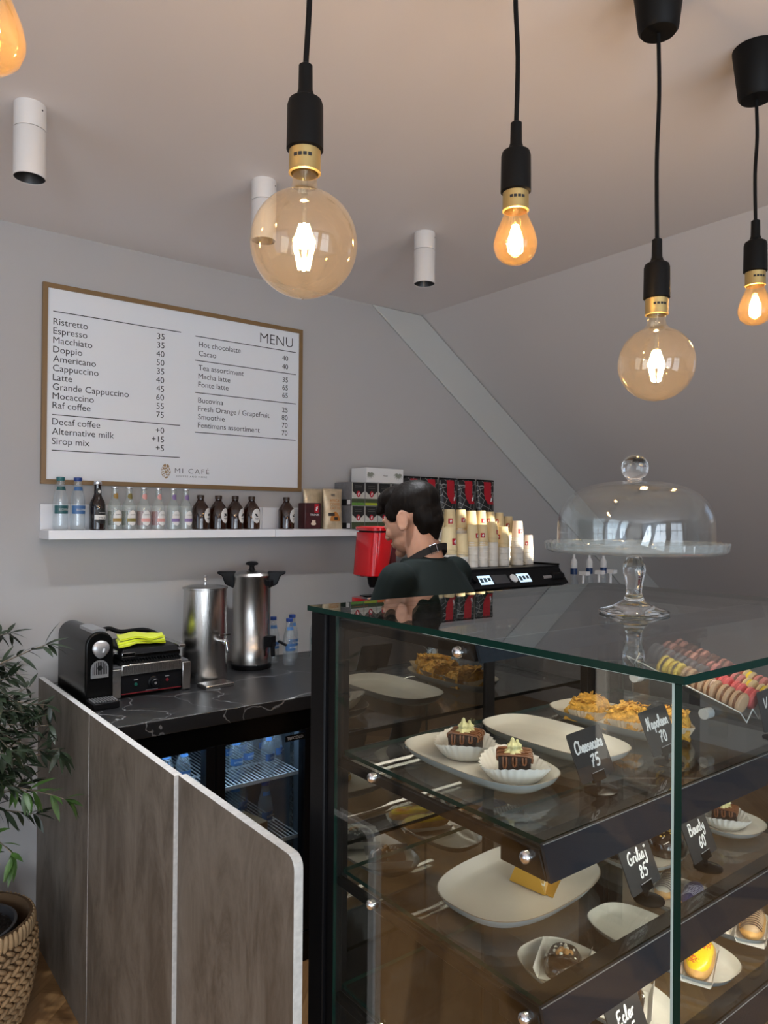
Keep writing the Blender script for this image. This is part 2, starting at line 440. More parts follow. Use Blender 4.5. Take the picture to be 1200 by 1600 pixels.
def patch(r, ang, half, z0, z1, ellipse=True, nx=12, nz=10, mat=0, mb=None, X=None, taper=None):
    """label lying on a cylinder of radius r, facing angle ang"""
    mb = mb or MB(); vs = []; fs = []
    for i in range(nz + 1):
        v = -1 + 2 * i / nz
        hw = half * (math.sqrt(max(0, 1 - v * v)) if ellipse else 1) + 1e-4
        z = (z0 + z1) / 2 + v * (z1 - z0) / 2
        rr = r if taper is None else taper(z)
        for j in range(nx + 1):
            a = ang + hw * (-1 + 2 * j / nx)
            vs.append((rr * math.cos(a), rr * math.sin(a), z))
    for i in range(nz):
        for j in range(nx):
            k = i * (nx + 1) + j; fs.append((k, k + 1, k + nx + 2, k + nx + 1))
    return mb.add(vs, fs, mat, X)
def add_noise(mb, amp, freq=60, seed=0, only=None):
    from mathutils import noise
    out = []
    for p in mb.v:
        if only and not only(p): out.append(p); continue
        q = Vector(p) * freq + Vector((seed * 7.1, seed * 3.3, seed))
        d = noise.noise_vector(q)
        out.append((p[0] + d.x * amp, p[1] + d.y * amp, p[2] + d.z * amp))
    mb.v = out
    return mb
def grid_box(sx, sy, sz, n=8):
    """box centred in x,y standing on z=0 with subdivided faces"""
    bm = bmesh.new(); bmesh.ops.create_cube(bm, size=1.0)
    bmesh.ops.subdivide_edges(bm, edges=bm.edges[:], cuts=n, use_grid_fill=True)
    mb = MB(); bm.verts.ensure_lookup_table()
    mb.add([(v.co.x * sx, v.co.y * sy, (v.co.z + 0.5) * sz) for v in bm.verts], [tuple(v.index for v in f.verts) for f in bm.faces])
    bm.free()
    return mb
# ------------------------------------------------------------------ the room
XL, XR, YF, YB, HC = -2.4, 4.60, -2.6, 2.7, 2.416
SLX = 2.315; SLK = -0.69
def slz(x): return HC + SLK * (x - SLX)
# floor: oak planks laid in herringbone
mb = MB(); tones = []; uvs = []
pw, pl = 0.10, 0.60
def plank(cx, cy, ang, L_, W_):
    c, s_ = math.cos(ang), math.sin(ang)
    co = [(-L_ / 2, -W_ / 2), (L_ / 2, -W_ / 2), (L_ / 2, W_ / 2), (-L_ / 2, W_ / 2)]
    mb.add([(cx + a * c - b * s_, cy + a * s_ + b * c, 0.0) for a, b in co], [(0, 1, 2, 3)])
    t = random.random(); tones.append(t); o_ = random.random() * 20
    uvs.extend([(a + o_, b + o_) for a, b in co])
g = 0.0012
k6 = int(pl / pw)
for i in range(-70, 70):
    for j in range(-9, 9):
        # standard herringbone lattice in rotated coordinates
        bx, by = i * pw + j * pl + 0.30, i * pw - j * pl
        for (lx, ly, hor) in ((bx + pl / 2, by + pw / 2, True), (bx + pw / 2, by + pw + pl / 2, False)):
            X_ = (lx - ly) * math.sqrt(0.5); Y_ = (lx + ly) * math.sqrt(0.5)
            if -2.9 < X_ < 5.0 and -3.1 < Y_ < 3.2:
                plank(X_, Y_, PI / 4 if hor else 3 * PI / 4, pl - g, pw - g)
me_v, me_f = mb.v, mb.f
mb.box(-2.9, 5.0, -3.0, 3.1, -0.06, -0.002); tones += [0.0] * 6; uvs += [(0, 0)] * 24
fl = bpy.data.meshes.new('floor'); fl.from_pydata(me_v, [], me_f); fl.materials.append(WOOD)
at = fl.attributes.new('plank', 'FLOAT', 'FACE'); at.data.foreach_set('value', tones)
uvl = fl.uv_layers.new(name='grain'); uvl.data.foreach_set('uv', [c for p in uvs for c in p])
fo = bpy.data.objects.new('floor', fl); COL.objects.link(fo); struct(fo, 'oak herringbone floor')

def wall(name, mb, m=WALL, label=None): return struct(mb.build(name, m, smooth=0), label)
wall('wall_back', MB().prism([(XL, 0), (XR, 0), (XR, slz(XR)), (SLX, HC), (XL, HC)], YB, YB + 0.12), WALL, 'grey back wall behind the counter')
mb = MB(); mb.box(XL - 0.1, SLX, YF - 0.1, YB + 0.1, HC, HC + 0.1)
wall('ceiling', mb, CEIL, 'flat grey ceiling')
# sloping ceiling on the right with a roof window opening
SK = (2.86, 3.50, 0.18, 0.72)      # roof-window opening: x0 x1 y0 y1
def sloped(x0, x1, y0, y1, mb):
    a = [(x0, y0, slz(x0)), (x1, y0, slz(x1)), (x1, y1, slz(x1)), (x0, y1, slz(x0))]
    b = [(p[0], p[1], p[2] + 0.12) for p in a]
    return mb.rings([a, b])
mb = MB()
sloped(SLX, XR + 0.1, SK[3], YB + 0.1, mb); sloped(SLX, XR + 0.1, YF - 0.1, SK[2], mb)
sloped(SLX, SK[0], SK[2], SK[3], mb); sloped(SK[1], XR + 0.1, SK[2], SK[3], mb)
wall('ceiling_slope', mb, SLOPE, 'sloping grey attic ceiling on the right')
mb = MB(); mb.box(XR, XR + 0.1, YF - 0.1, YB + 0.1, 0, slz(XR) + 0.02); wall('wall_right', mb, WALL, 'low grey knee wall on the right')
# rafter casing along the back wall
bl0, bl1 = (2.015, HC), (3.50, HC - 0.713 * 1.485)
mb = MB(); mb.prism([(2.015, HC - 0.001), (4.40, HC - 0.713 * 2.385), (4.60, slz(4.60)), (SLX - 0.005, HC - 0.001)], YB - 0.012, YB)
struct(mb.build('trim_1', TRIM, bevel=0.004), 'pale sloping rafter casing on the back wall')
# left wall with a window
mb = MB(); W0, W1, Z0, Z1 = -0.7, 1.3, 0.35, 2.25
mb.box(XL - 0.1, XL, YF - 0.1, W0, 0, HC); mb.box(XL - 0.1, XL, W1, YB + 0.1, 0, HC); mb.box(XL - 0.1, XL, W0, W1, 0, Z0); mb.box(XL - 0.1, XL, W0, W1, Z1, HC)
wall('wall_left', mb)
mb = MB()
xs = [XL - 0.1] + [v for p in FRONT_WIN for v in p] + [XR + 0.1]
for i in range(0, len(xs), 2): mb.box(xs[i], xs[i + 1], YF - 0.1, YF, 0, HC if xs[i + 1] < SLX else HC)
for a_, b_ in FRONT_WIN: mb.box(a_, b_, YF - 0.1, YF, 0, 0.2); mb.box(a_, b_, YF - 0.1, YF, 2.3, HC)
wall('wall_front', mb)
wi = 1
FRAME = P('dark_window_frame', (0.03, 0.03, 0.032), 0.4)
for a_, b_ in FRONT_WIN:
    mb = MB(); m_ = (a_ + b_) / 2
    for x in (a_, m_ - 0.02, b_ - 0.04): mb.box(x, x + 0.04, YF - 0.05, YF - 0.005, 0.2, 2.3)
    for z in (0.2, 1.55, 2.26): mb.box(a_, b_, YF - 0.05, YF - 0.005, z, z + 0.04)
    o = struct(mb.build('window_%d' % wi, FRAME)); wi += 1
mb = MB()
for y in (W0, 0.28, W1 - 0.04): mb.box(XL - 0.06, XL - 0.03, y, y + 0.04, Z0, Z1)
for z in (Z0, Z1 - 0.04): mb.box(XL - 0.06, XL - 0.03, W0, W1, z, z + 0.04)
struct(mb.build('window_%d' % wi, FRAME)); wi += 1
mb = MB()
a = (SK[0], SK[1], SK[2], SK[3])
for (x0, x1, y0, y1) in ((a[0], a[0] + 0.03, a[2], a[3]), (a[1] - 0.03, a[1], a[2], a[3]), (a[0], a[1], a[2], a[2] + 0.03), (a[0], a[1], a[3] - 0.03, a[3])):
    sloped(x0, x1, y0, y1, mb)
struct(mb.build('window_%d' % wi, WHITE)); wi += 1

# unseen dark double door, added left of view to darken the case's reflections
DOORM = P('added_dark_door', (0.035, 0.024, 0.016), 0.45, noise=0.3, nscale=6, stretch=(6, 6, 0.5))
mb = MB()
for x0 in (-2.25, -1.25): mb.box(x0 + 0.01, x0 + 0.99, YB - 0.035, YB - 0.001, 0.004, 2.12)
for x0 in (-2.25, -1.25):
    for z0, z1 in ((0.15, 0.95), (1.08, 2.0)): mb.box(x0 + 0.14, x0 + 0.86, YB - 0.045, YB - 0.034, z0, z1)
struct(mb.build('added_door', DOORM, bevel=0.004), 'unseen dark double door added to darken the case reflections')

# ------------------------------------------------------------------ partition of stone-look panels
px0, px1 = 0.618, 0.636
t = thing('partition_panel', 'long taupe stone-look partition panel with pale top edge reaching the back wall', 'partition', (0.633, 2.1, 0))
def edged(name, x0, x1, poly, parent, label=None):
    """poly in (y,z); big faces stone, rim pale"""
    mb = MB(); n = len(poly)
    mb.prism(poly, x0, x1, 0, axis='x')
    for i in range(n): mb.m[i] = 1
    X = -Vector(parent.location)
    mb.v = [tuple(Vector(p) + X) for p in mb.v]
    return mb.build(name, [STONE, WHITE_EDGE], parent, smooth=0, bevel=0.0012, label=label)
zt = 0.894
edged('panel', px0, px1, [(2.12, 0.001), (2.695, 0.001), (2.695, zt), (2.12, zt)], t)
edged('panel', px0, px1, [(1.515, 0.001), (2.117, 0.001), (2.117, zt), (1.515, zt)], t)
t = thing('partition_panel', 'nearest taupe stone-look partition panel with a rounded pale corner beside the black display case', 'partition', (0.647, 1.27, 0))
pr = [(1.512, 0.001), (1.512, zt)]
for i in range(7):
    a = PI / 2 * i / 6; pr.append((1.057 - 0.022 * math.sin(a), zt - 0.022 + 0.022 * math.cos(a)))
pr.append((1.035, 0.001))
edged('panel', 0.6265, 0.6445, pr, t)

# ------------------------------------------------------------------ menu board
t = thing('menu_board', 'large white menu board in a bronze frame listing coffee prices on the back wall', 'menu', (1.13, YB, 1.55))
bx0, bx1, bz0, bz1 = 0.617, 1.644, 1.550, 2.236
off = Vector((-1.13, -YB, -1.55))
def loc_(mb, o_=off): mb.v = [tuple(Vector(p) + o_) for p in mb.v]; return mb
mb = MB(); fwid = 0.016
mb.box(bx0, bx1, YB - 0.016, YB - 0.0005, bz0, bz0 + fwid); mb.box(bx0, bx1, YB - 0.016, YB - 0.0005, bz1 - fwid, bz1)
mb.box(bx0, bx0 + fwid, YB - 0.016, YB - 0.0005, bz0 + fwid, bz1 - fwid); mb.box(bx1 - fwid, bx1, YB - 0.016, YB - 0.0005, bz0 + fwid, bz1 - fwid)
loc_(mb).build('frame', BRONZE, t, smooth=0)
mb = MB(); mb.box(bx0 + fwid, bx1 - fwid, YB - 0.010, YB - 0.0005, bz0 + fwid, bz1 - fwid)
BOARD = P('board_white', (0.80, 0.83, 0.87), 0.35)
loc_(mb).build('panel', BOARD, t, smooth=0)
mb = MB(); yb = YB - 0.0102
TH = -0.001
def L(s, x, z, size, al='LEFT', th=TH, sp=1.0, width=None): text_mb(s, size, al, th, T(x, yb, z), mb, spacing=sp, width=width)
left = ['Ristretto', 'Espresso', 'Macchiato', 'Doppio', 'Americano', 'Cappuccino', 'Latte', 'Grande Cappuccino', 'Mocaccino', 'Raf coffee']
lp = ['35', '35', '40', '50', '35', '40', '45', '60', '55', '75']
for i, (s, p) in enumerate(zip(left, lp)):
    L(s, 0.652, 2.097 - 0.0319 * i, 0.0236); L(p, 1.043, 2.103 - 0.0325 * i, 0.0232, 'RIGHT')
for i, (s, p) in enumerate((('Decaf coffee', '+0'), ('Alternative milk', '+15'), ('Sirop mix', '+5'))):
    L(s, 0.651, 1.754 - 0.0335 * i, 0.0236); L(p, 1.045, 1.752 - 0.033 * i, 0.0232, 'RIGHT')
for s, p, z in (('Hot chocolatte', '40', 2.098), ('Cacao', '40', 2.063), ('Tea assortiment', '35', 2.008), ('Macha latte', '65', 1.975), ('Fonte latte', '65', 1.943),
                ('Bucovina', '25', 1.882), ('Fresh Orange / Grapefruit', '80', 1.850), ('Smoothie', '70', 1.818), ('Fentimans assortiment', '70', 1.786)):
    L(s, 1.179, z, 0.0215); L(p, 1.576, z - 0.002, 0.0215, 'RIGHT')
L('MENU', 1.598, 2.155, 0.043, 'RIGHT', -0.012)
L('MI CAFÉ', 1.089, 1.607, 0.019, 'LEFT', -0.012, 1.25, 0.138)
L('COFFEE AND MORE', 1.094, 1.592, 0.0065, 'LEFT', 0.0, 1.3, 0.124)
for x0, x1, z in ((0.651, 1.107, 2.142), (0.651, 1.107, 1.788), (0.651, 1.107, 1.666), (1.165, 1.614, 2.137), (1.165, 1.614, 2.044), (1.166, 1.615, 1.920), (1.167, 1.615, 1.767)):
    mb.box(x0, x1, yb - 0.0006, yb, z - 0.0014, z + 0.0014)
loc_(mb).build('lettering', INK, t, smooth=0)
# oval leaf-like emblem
mb = MB()
mb.prism([(1.0535 + 0.0185 * math.cos(2 * PI * i / 28), 1.6125 + 0.0275 * math.sin(2 * PI * i / 28)) for i in range(28)], yb - 0.0005, yb)
LOGO = crackle_mat('bronze_emblem', (0.34, 0.22, 0.10), (0.75, 0.76, 0.78), scale=95, w=0.10)
loc_(mb).build('emblem', LOGO, t, smooth=0)

# ------------------------------------------------------------------ wall shelf
SZ = 1.394
def shelf(x0, x1, label):
    mb = MB(); mb.box(0, x1 - x0, -0.128, -0.0005, -0.030, 0); mb.box(0, x1 - x0, -0.016, -0.0005, 0, 0.088)
    o = mb.build('wall_shelf', WHITE, None, (x0, YB, SZ), bevel=0.0015)
    tag(o, label, 'shelf')
    return o
shelf(0.616, 1.456, 'white picture-ledge wall shelf under the menu board carrying the glass bottles')
shelf(1.458, 2.80, 'white wall shelf continuing right of the bottles, carrying tea boxes and coffee bags')
# ------------------------------------------------------------------ back counter, fridge and base units
CZ = 0.87
o = MB().box(0.655, 3.75, 2.03, 2.695, CZ - 0.044, CZ).build('worktop', MARBLE, None, bevel=0.003)
tag(o, 'black marble worktop with thin white veins along the back wall', 'worktop')
# glass-door fridge
FRIDGE_IN = P('fridge_inside', (0.10, 0.12, 0.14), 0.5)
WIRE = P('white_wire', (0.75, 0.78, 0.80), 0.35)
t = thing('display_fridge', 'black under-counter fridge with two glass doors full of water bottles', 'fridge', (0.985, 2.37, 0))
ox, oy = -0.985, -2.37
def fb(mb, *a, **k): return mb.box(a[0] + ox, a[1] + ox, a[2] + oy, a[3] + oy, a[4], a[5], **k)
fx0, fx1 = 0.67, 1.315
mb = MB()
fb(mb, fx0, fx1, 2.66, 2.68, 0.0, 0.824); fb(mb, fx0, fx0 + 0.02, 2.10, 2.66, 0.0, 0.824); fb(mb, fx1 - 0.015, fx1, 2.10, 2.66, 0.0, 0.824)
fb(mb, fx0 + 0.02, fx1 - 0.015, 2.10, 2.66, 0.0, 0.09); fb(mb, fx0 + 0.02, fx1 - 0.015, 2.10, 2.66, 0.775, 0.824); fb(mb, fx0, fx1, 2.062, 2.10, 0.765, 0.824); fb(mb, fx0, fx1, 2.062, 2.10, 0.0, 0.095)
mb.build('body', FRIDGE_IN, t, smooth=0)
for z0_, z1_ in ((0.757, 0.824), (0.002, 0.095)):
    mb = MB(); fb(mb, fx0, fx1, 2.055, 2.062, z0_, z1_); mb.build('front_panel', BLACKGLOSS, t, smooth=0)
for dx0, dx1 in ((fx0 + 0.004, 0.968), (0.972, fx1 - 0.003)):
    mb = MB(); w = 0.029
    fb(mb, dx0, dx0 + w, 2.058, 2.098, 0.10, 0.755); fb(mb, dx1 - w, dx1, 2.058, 2.098, 0.10, 0.755)
    fb(mb, dx0 + w, dx1 - w, 2.058, 2.098, 0.10, 0.128); fb(mb, dx0 + w, dx1 - w, 2.058, 2.098, 0.752, 0.757)
    d = mb.build('door', BLACK, t, smooth=0)
    mb = MB(); fb(mb, dx0 + w, dx1 - w, 2.070, 2.078, 0.128, 0.752); mb.build('pane', FRIDGEPANE, d, smooth=0)
mb = MB(); fb(mb, 1.213, 1.284, 2.064, 2.0675, 0.722, 0.741)
d = mb.build('badge', BLACK, t, smooth=0, label='small black maker badge with white letters')
mb = text_mb('TEFCOLD', 0.0095, 'CENTER', 0, T(1.2485 + ox, 2.0637 + oy, 0.727), width=0.060); mb.build('lettering', CHALK, d, smooth=0)
def wire_shelf(z, x0, x1):
    mb = MB()
    y0, y1 = 2.115, 2.64
    for i in range(34):
        y = y0 + 0.012 + (y1 - y0 - 0.02) * i / 33
    n = int((x1 - x0) / 0.0135)
    for i in range(n + 1):
        x = x0 + (x1 - x0) * i / n
        mb.tube([(x + ox, y0 + oy, z), (x + ox, y1 + oy, z)], 0.0022, 5)
    for y in (y0, y0 + 0.16, y1): mb.tube([(x0 + ox, y + oy, z - 0.004), (x1 + ox, y + oy, z - 0.004)], 0.0035, 6)
    mb.box(x0 + ox, x1 + ox, y0 - 0.003 + oy, y0 + 0.001 + oy, z - 0.009, z + 0.003)
    mb.build('wire_shelf', WIRE, t)
for z in (0.600, 0.390): wire_shelf(z, 0.70, 0.965); wire_shelf(z, 0.985, 1.295)
mb = MB()
for z in [0.2 + 0.022 * i for i in range(24)]: fb(mb, 1.2965, 1.2995, 2.16, 2.175, z, z + 0.012)
fb(mb, 1.298, 1.3, 2.155, 2.18, 0.15, 0.76)
mb.build('shelf_track', STEEL, t, smooth=0)
mb = MB(); fb(mb, 1.298, 1.3, 2.5, 2.52, 0.15, 0.76); mb.build('shelf_track', STEEL, t, smooth=0)
lz = bpy.data.lights.new('fridge_lamp', 'AREA'); lz.shape = 'RECTANGLE'; lz.size = 0.55; lz.size_y = 0.03; lz.energy = 1.3; lz.color = (0.62, 0.80, 1.0)
lo = bpy.data.objects.new('fridge_lamp', lz); COL.objects.link(lo); lo.parent = t; lo.location = (0.0, 2.125 - 2.37, 0.768); lo.rotation_euler = (math.radians(15), 0, 0)
mb = MB(); fb(mb, 0.71, 1.27, 2.108, 2.142, 0.7695, 0.7745); mb.build('lamp_strip', P('fridge_led', (0.9, 0.95, 1), 0.4), t, smooth=0)
# plain base cupboards to the right
for i, (x0, x1) in enumerate(((1.325, 1.92), (1.924, 2.52), (2.524, 3.12), (3.124, 3.72))):
    where = ('right of the fridge', 'third along below the coffee grinder', 'below the black espresso machine', 'at the far right under the syrup bottles')[i]
    t2 = thing('base_cabinet', 'black base cabinet under the worktop, %s' % where, 'cabinet', ((x0 + x1) / 2, 2.37, 0), group='base cabinets under the worktop')
    w = (x1 - x0) / 2
    MB().box(-w, w, -0.30, 0.31, 0.08, 0.824).box(-w, w, -0.27, 0.31, 0.0, 0.08).build('body', BLACKMATT, t2, smooth=0)
    d = MB().box(-w + 0.003, w - 0.003, -0.32, -0.301, 0.09, 0.80).build('door', BLACK, t2, bevel=0.002)
    MB().tube([(w - 0.05, -0.34, 0.55), (w - 0.05, -0.34, 0.70)], 0.005, 8).tube([(w - 0.05, -0.32, 0.56), (w - 0.05, -0.34, 0.56)], 0.004, 6).tube([(w - 0.05, -0.32, 0.69), (w - 0.05, -0.34, 0.69)], 0.004, 6).build('handle', STEEL, d)

# ------------------------------------------------------------------ bottles
WATERGLASS = thin_glass('water_bottle_glass', (0.93, 0.96, 0.97), 1.45, base=0.03, body=(0.8, 0.86, 0.9), bodyfac=0.10)
CLEARDRINK = thin_glass('clear_drink_glass', (0.90, 0.93, 0.91), 1.45, base=0.03, body=(0.85, 0.88, 0.86), bodyfac=0.16)
AMBER = thin_glass('amber_glass', (0.36, 0.14, 0.035), 1.5, base=0.03, body=(0.03, 0.012, 0.004), bodyfac=0.35)
COLAGLASS = thin_glass('cola_glass', (0.16, 0.02, 0.015), 1.5, base=0.03, body=(0.012, 0.004, 0.003), bodyfac=0.6)
TEAL = P('teal_cap', (0.03, 0.16, 0.17), 0.35); BLUECAP = P('blue_cap', (0.02, 0.06, 0.26), 0.35); NAVY = P('navy_label', (0.015, 0.05, 0.16), 0.4)
SILVER = P('silver_cap', (0.75, 0.75, 0.77), 0.25, metal=0.9); BROWNCAP = P('brown_cap', (0.035, 0.018, 0.010), 0.45)
PAPER = P('paper_label', (0.78, 0.76, 0.72), 0.6); BLK = P('black_label', (0.010, 0.010, 0.010), 0.5)
GOLDL = P('gold_label', (0.36, 0.22, 0.06), 0.5); PINKL = P('pink_label', (0.75, 0.36, 0.32), 0.5); PURPL = P('purple_label', (0.25, 0.17, 0.36), 0.5)
OLIVEL = P('olive_label', (0.24, 0.19, 0.05), 0.5)
FILLG = thin_glass('elderflower_liquid', (0.66, 0.68, 0.60), 1.33, body=(0.5, 0.52, 0.44), bodyfac=0.30); FILLP = thin_glass('pink_liquid', (0.85, 0.58, 0.55), 1.33, body=(0.75, 0.45, 0.42), bodyfac=0.32)
WPROF = [(0.0001, 0.001), (0.021, 0), (0.0240, 0.004), (0.0245, 0.02), (0.0235, 0.05), (0.0245, 0.085), (0.0238, 0.105), (0.020, 0.124), (0.0155, 0.138), (0.0135, 0.150), (0.0120, 0.166), (0.0118, 0.170)]
def prof_r(prof):
    def f(z):
        for (r0_, z0), (r1_, z1) in zip(prof[1:], prof[2:]):
            if z0 <= z <= z1: return r0_ + (r1_ - r0_) * (z - z0) / max(z1 - z0, 1e-6) + 0.0004
        return prof[-1][0]
    return f
FRONT = -PI / 2
def water_bottle(label, cap, lab, loc, rotz, group):
    t = thing('water_bottle', label, 'bottle', loc, rotz, group)
    MB().lathe(WPROF, 24, cap1=False).build('glass', WATERGLASS, t)
    MB().lathe([(0.0128, 0.166), (0.0135, 0.167), (0.0135, 0.178), (0.0125, 0.179)], 20).build('cap', cap, t)
    pf = prof_r(WPROF)
    b = patch(0.0246, FRONT, 1.25, 0.055, 0.083, False, 16, 3, taper=pf).build('label_band', lab, t)
    text_mb('BUCOVINA', 0.0075, 'CENTER', 0, T(0, -0.0256, 0.0655), width=0.033).build('lettering', PAPER, b, smooth=0)
    patch(0.016, FRONT, 1.3, 0.134, 0.147, False, 16, 4, taper=pf).build('neck_label', lab, t)
    return t
wa = water_bottle('teal-capped glass water bottle at the left end of the wall shelf', TEAL, P('teal_label', (0.02, 0.10, 0.11), 0.4), (0.667, 2.635, SZ), 0.2, 'glass water bottles on the wall shelf')
wb_ = water_bottle('blue-capped glass water bottle second on the wall shelf', BLUECAP, P('blue_label', (0.06, 0.16, 0.36), 0.4), (0.723, 2.635, SZ), 0.2, 'glass water bottles on the wall shelf')
for nm, x, y in (('blue-capped water bottle on the worktop just right of the tall boiler, at the front', 1.482, 2.500), ('blue-capped water bottle on the worktop half hidden by the tall boiler', 1.452, 2.575), ('blue-capped water bottle on the worktop at the back of the little cluster', 1.548, 2.590)):
    dup(wb_, nm, (x, y, CZ), 0.1, group='water bottles on the worktop')
dup(wa, 'teal-capped water bottle on the worktop beside the black display case post', (1.640, 2.56, CZ), -0.1, group='water bottles on the worktop')
# in the fridge
n = 0
ords = ['first', 'second', 'third', 'fourth', 'fifth', 'sixth']
for i, (x, y) in enumerate(((1.035, 2.19), (1.092, 2.17), (1.148, 2.20), (1.196, 2.15), (1.25, 2.19))):
    dup(wb_, 'water bottle, %s from left, front row of the upper shelf behind the right fridge door' % ords[i], (x, y, 0.603), -0.3 + 0.25 * i, group='bottles in the fridge', scale=(0.9, 0.9, 0.82))
for i, (x, y) in enumerate(((1.05, 2.27), (1.11, 2.28), (1.17, 2.29), (1.23, 2.28))):
    dup(wb_, 'water bottle, %s from left, second row of the upper shelf behind the right fridge door' % ords[i], (x, y, 0.603), 0.3 * i, group='bottles in the fridge', scale=(0.9, 0.9, 0.82))
for i, (x, y) in enumerate(((0.86, 2.17), (0.91, 2.16), (0.885, 2.26))):
    dup(wb_, 'water bottle standing %s behind the left fridge door' % ('left', 'right', 'at the back')[i], (x, y, 0.603), 0.3 * i, group='bottles in the fridge', scale=(0.9, 0.9, 0.82))
for i, (x, y) in enumerate(((1.135, 2.26), (1.20, 2.17), (1.175, 2.30))):
    dup(wb_, 'water bottle on the lower fridge shelf, %s' % ('left beside the cardboard box', 'nearest the door', 'at the back')[i], (x, y, 0.393), 0.3 * i, group='bottles in the fridge')
o = MB().box(-0.05, 0.05, -0.06, 0.06, 0, 0.065).build('cardboard_box', P('cardboard', (0.34, 0.22, 0.12), 0.8), None, (1.125, 2.175, 0.393), (0, 0, 0.2), bevel=0.002)
tag(o, 'brown cardboard box on the lower shelf in the fridge', 'box')

FPROF = [(0.0001, 0.001), (0.0205, 0), (0.0232, 0.003), (0.0235, 0.06), (0.0235, 0.078), (0.0205, 0.092), (0.0135, 0.104), (0.0110, 0.114), (0.0102, 0.140), (0.0110, 0.143), (0.0110, 0.146)]
def mixer(label, accent, fill, loc, rotz, group, glass=CLEARDRINK, big=False):
    t = thing('drink_bottle', label, 'bottle', loc, rotz, group)
    MB().lathe(FPROF, 24, cap1=False).build('glass', glass, t)
    MB().lathe([(0.0118, 0.145), (0.0125, 0.1465), (0.0122, 0.150), (0.009, 0.1525)], 18).build('cap', SILVER, t)
    pf = prof_r(FPROF)
    if fill: MB().lathe([(0.0001, 0.016), (0.0225, 0.016), (0.0225, 0.066), (0.0001, 0.066)], 20).build('drink', fill, t)
    b = patch(0.0238, FRONT + 0.25, 0.75, 0.014, 0.070, True, 12, 12, taper=lambda z: 0.0242).build('label_oval', PAPER, t)
    text_mb('FENTIMANS', 0.0042, 'CENTER', 0, RZ(0.25) @ T(0, -0.0249, 0.052), width=0.019).build('lettering', INK, b, smooth=0)
    patch(0.0244, FRONT + 0.25, 0.80, 0.029, 0.041, False, 10, 2, taper=lambda z: 0.0246).build('label_strip', accent, b)
    patch(0.011, FRONT + 0.25, 1.0, 0.108, 0.130, True, 10, 8, taper=lambda z: pf(z)).build('neck_label', accent, t)
    return t
GR = 'small mixer bottles on the wall shelf'
mixer('clear mixer bottle with gold label, next to the dark cola bottle', GOLDL, FILLG, (0.848, 2.635, SZ), 0, GR)
mixer('clear mixer bottle with olive label, second from the cola bottle', OLIVEL, FILLG, (0.898, 2.635, SZ), 0, GR)
mixer('mixer bottle with pale pink drink and pink label, left one of the pink pair', PINKL, FILLP, (0.951, 2.635, SZ), -0.1, GR)
mixer('mixer bottle with rosier pink drink and pink label, right one of the pink pair', PINKL, thin_glass('rose_liquid', (0.82, 0.44, 0.44), 1.33, body=(0.7, 0.32, 0.32), bodyfac=0.4), (1.005, 2.635, SZ), 0.1, GR)
mixer('clear mixer bottle with purple label, beside the pink pair', PURPL, None, (1.061, 2.635, SZ), 0, GR)
mixer('clear mixer bottle with purple label, touching the first amber bottle', PURPL, None, (1.110, 2.635, SZ), 0, GR)
# cola
CPROF = [(r * 1.12, z * 1.09) for r, z in FPROF]
t = thing('cola_bottle', 'dark cola bottle with silver cap and black neck label', 'bottle', (0.789, 2.635, SZ), 0.1)
MB().lathe(CPROF, 24, cap1=False).build('glass', COLAGLASS, t)
MB().lathe([(0.0132, 0.157), (0.0140, 0.1585), (0.0137, 0.166), (0.010, 0.169)], 18).build('cap', SILVER, t)
pf = prof_r(CPROF)
b = patch(0.0268, FRONT + 0.2, 0.95, 0.020, 0.076, True, 12, 12, taper=lambda z: pf(z)).build('label_oval', BLK, t)
b2 = patch(0.0268, FRONT + 0.2, 0.95, 0.036, 0.052, False, 12, 2, taper=lambda z: pf(z) + 0.0004).build('label_strip', PAPER, t)
text_mb('COLA', 0.0075, 'CENTER', 0.01, RZ(0.2) @ T(0, -0.0278, 0.0375), width=0.026).build('lettering', INK, b2, smooth=0)
text_mb('FENTIMANS', 0.004, 'CENTER', 0, RZ(0.2) @ T(0, -0.0275, 0.058), width=0.024).build('lettering', PAPER, b, smooth=0)
patch(0.012, FRONT + 0.2, 1.2, 0.122, 0.146, True, 10, 8, taper=lambda z: pf(z)).build('neck_label', BLK, t)
patch(0.012, FRONT + 0.2, 0.5, 0.127, 0.139, True, 8, 6, taper=lambda z: pf(z) + 0.0004).build('neck_emblem', PAPER, t)
# amber syrup bottles
APROF = [(0.0001, 0.001), (0.029, 0), (0.0325, 0.003), (0.0328, 0.02), (0.0328, 0.076), (0.0300, 0.084), (0.0145, 0.107), (0.0115, 0.111), (0.0115, 0.118)]
def amber(label, loc, rotz, k, group):
    t = thing('syrup_bottle', label, 'bottle', loc, rotz, group)
    MB().lathe(APROF, 28, cap1=False).build('glass', AMBER, t)
    MB().lathe([(0.0125, 0.116), (0.0135, 0.117), (0.0135, 0.129), (0.0125, 0.130)], 20).build('cap', BROWNCAP, t)
    MB().lathe([(0.0120, 0.110), (0.0140, 0.1115), (0.0120, 0.113)], 20, cap0=False, cap1=False).build('neck_ring', AMBER, t)
    b = patch(0.0332, FRONT + 0.55, 0.62, 0.024, 0.082, True, 12, 14, taper=lambda z: 0.0332).build('label_oval', PAPER, t)
    mb = MB(); rr = random.Random(k)
    for q in range(5): mb.ell((0.006 * rr.uniform(-1, 1), -0.0336, 0.056 + 0.005 * rr.uniform(-1, 1)), (0.0045, 0.0003, 0.0022), 8, 6, X=RZ(0.55))
    mb.box(-0.010, 0.010, -0.0339, -0.0334, 0.041, 0.0435, X=RZ(0.55)); mb.box(-0.006, 0.006, -0.0339, -0.0334, 0.036, 0.0375, X=RZ(0.55))
    mb.build('label_print', INK, b)
    return t
GA = 'amber syrup bottles on the wall shelf'
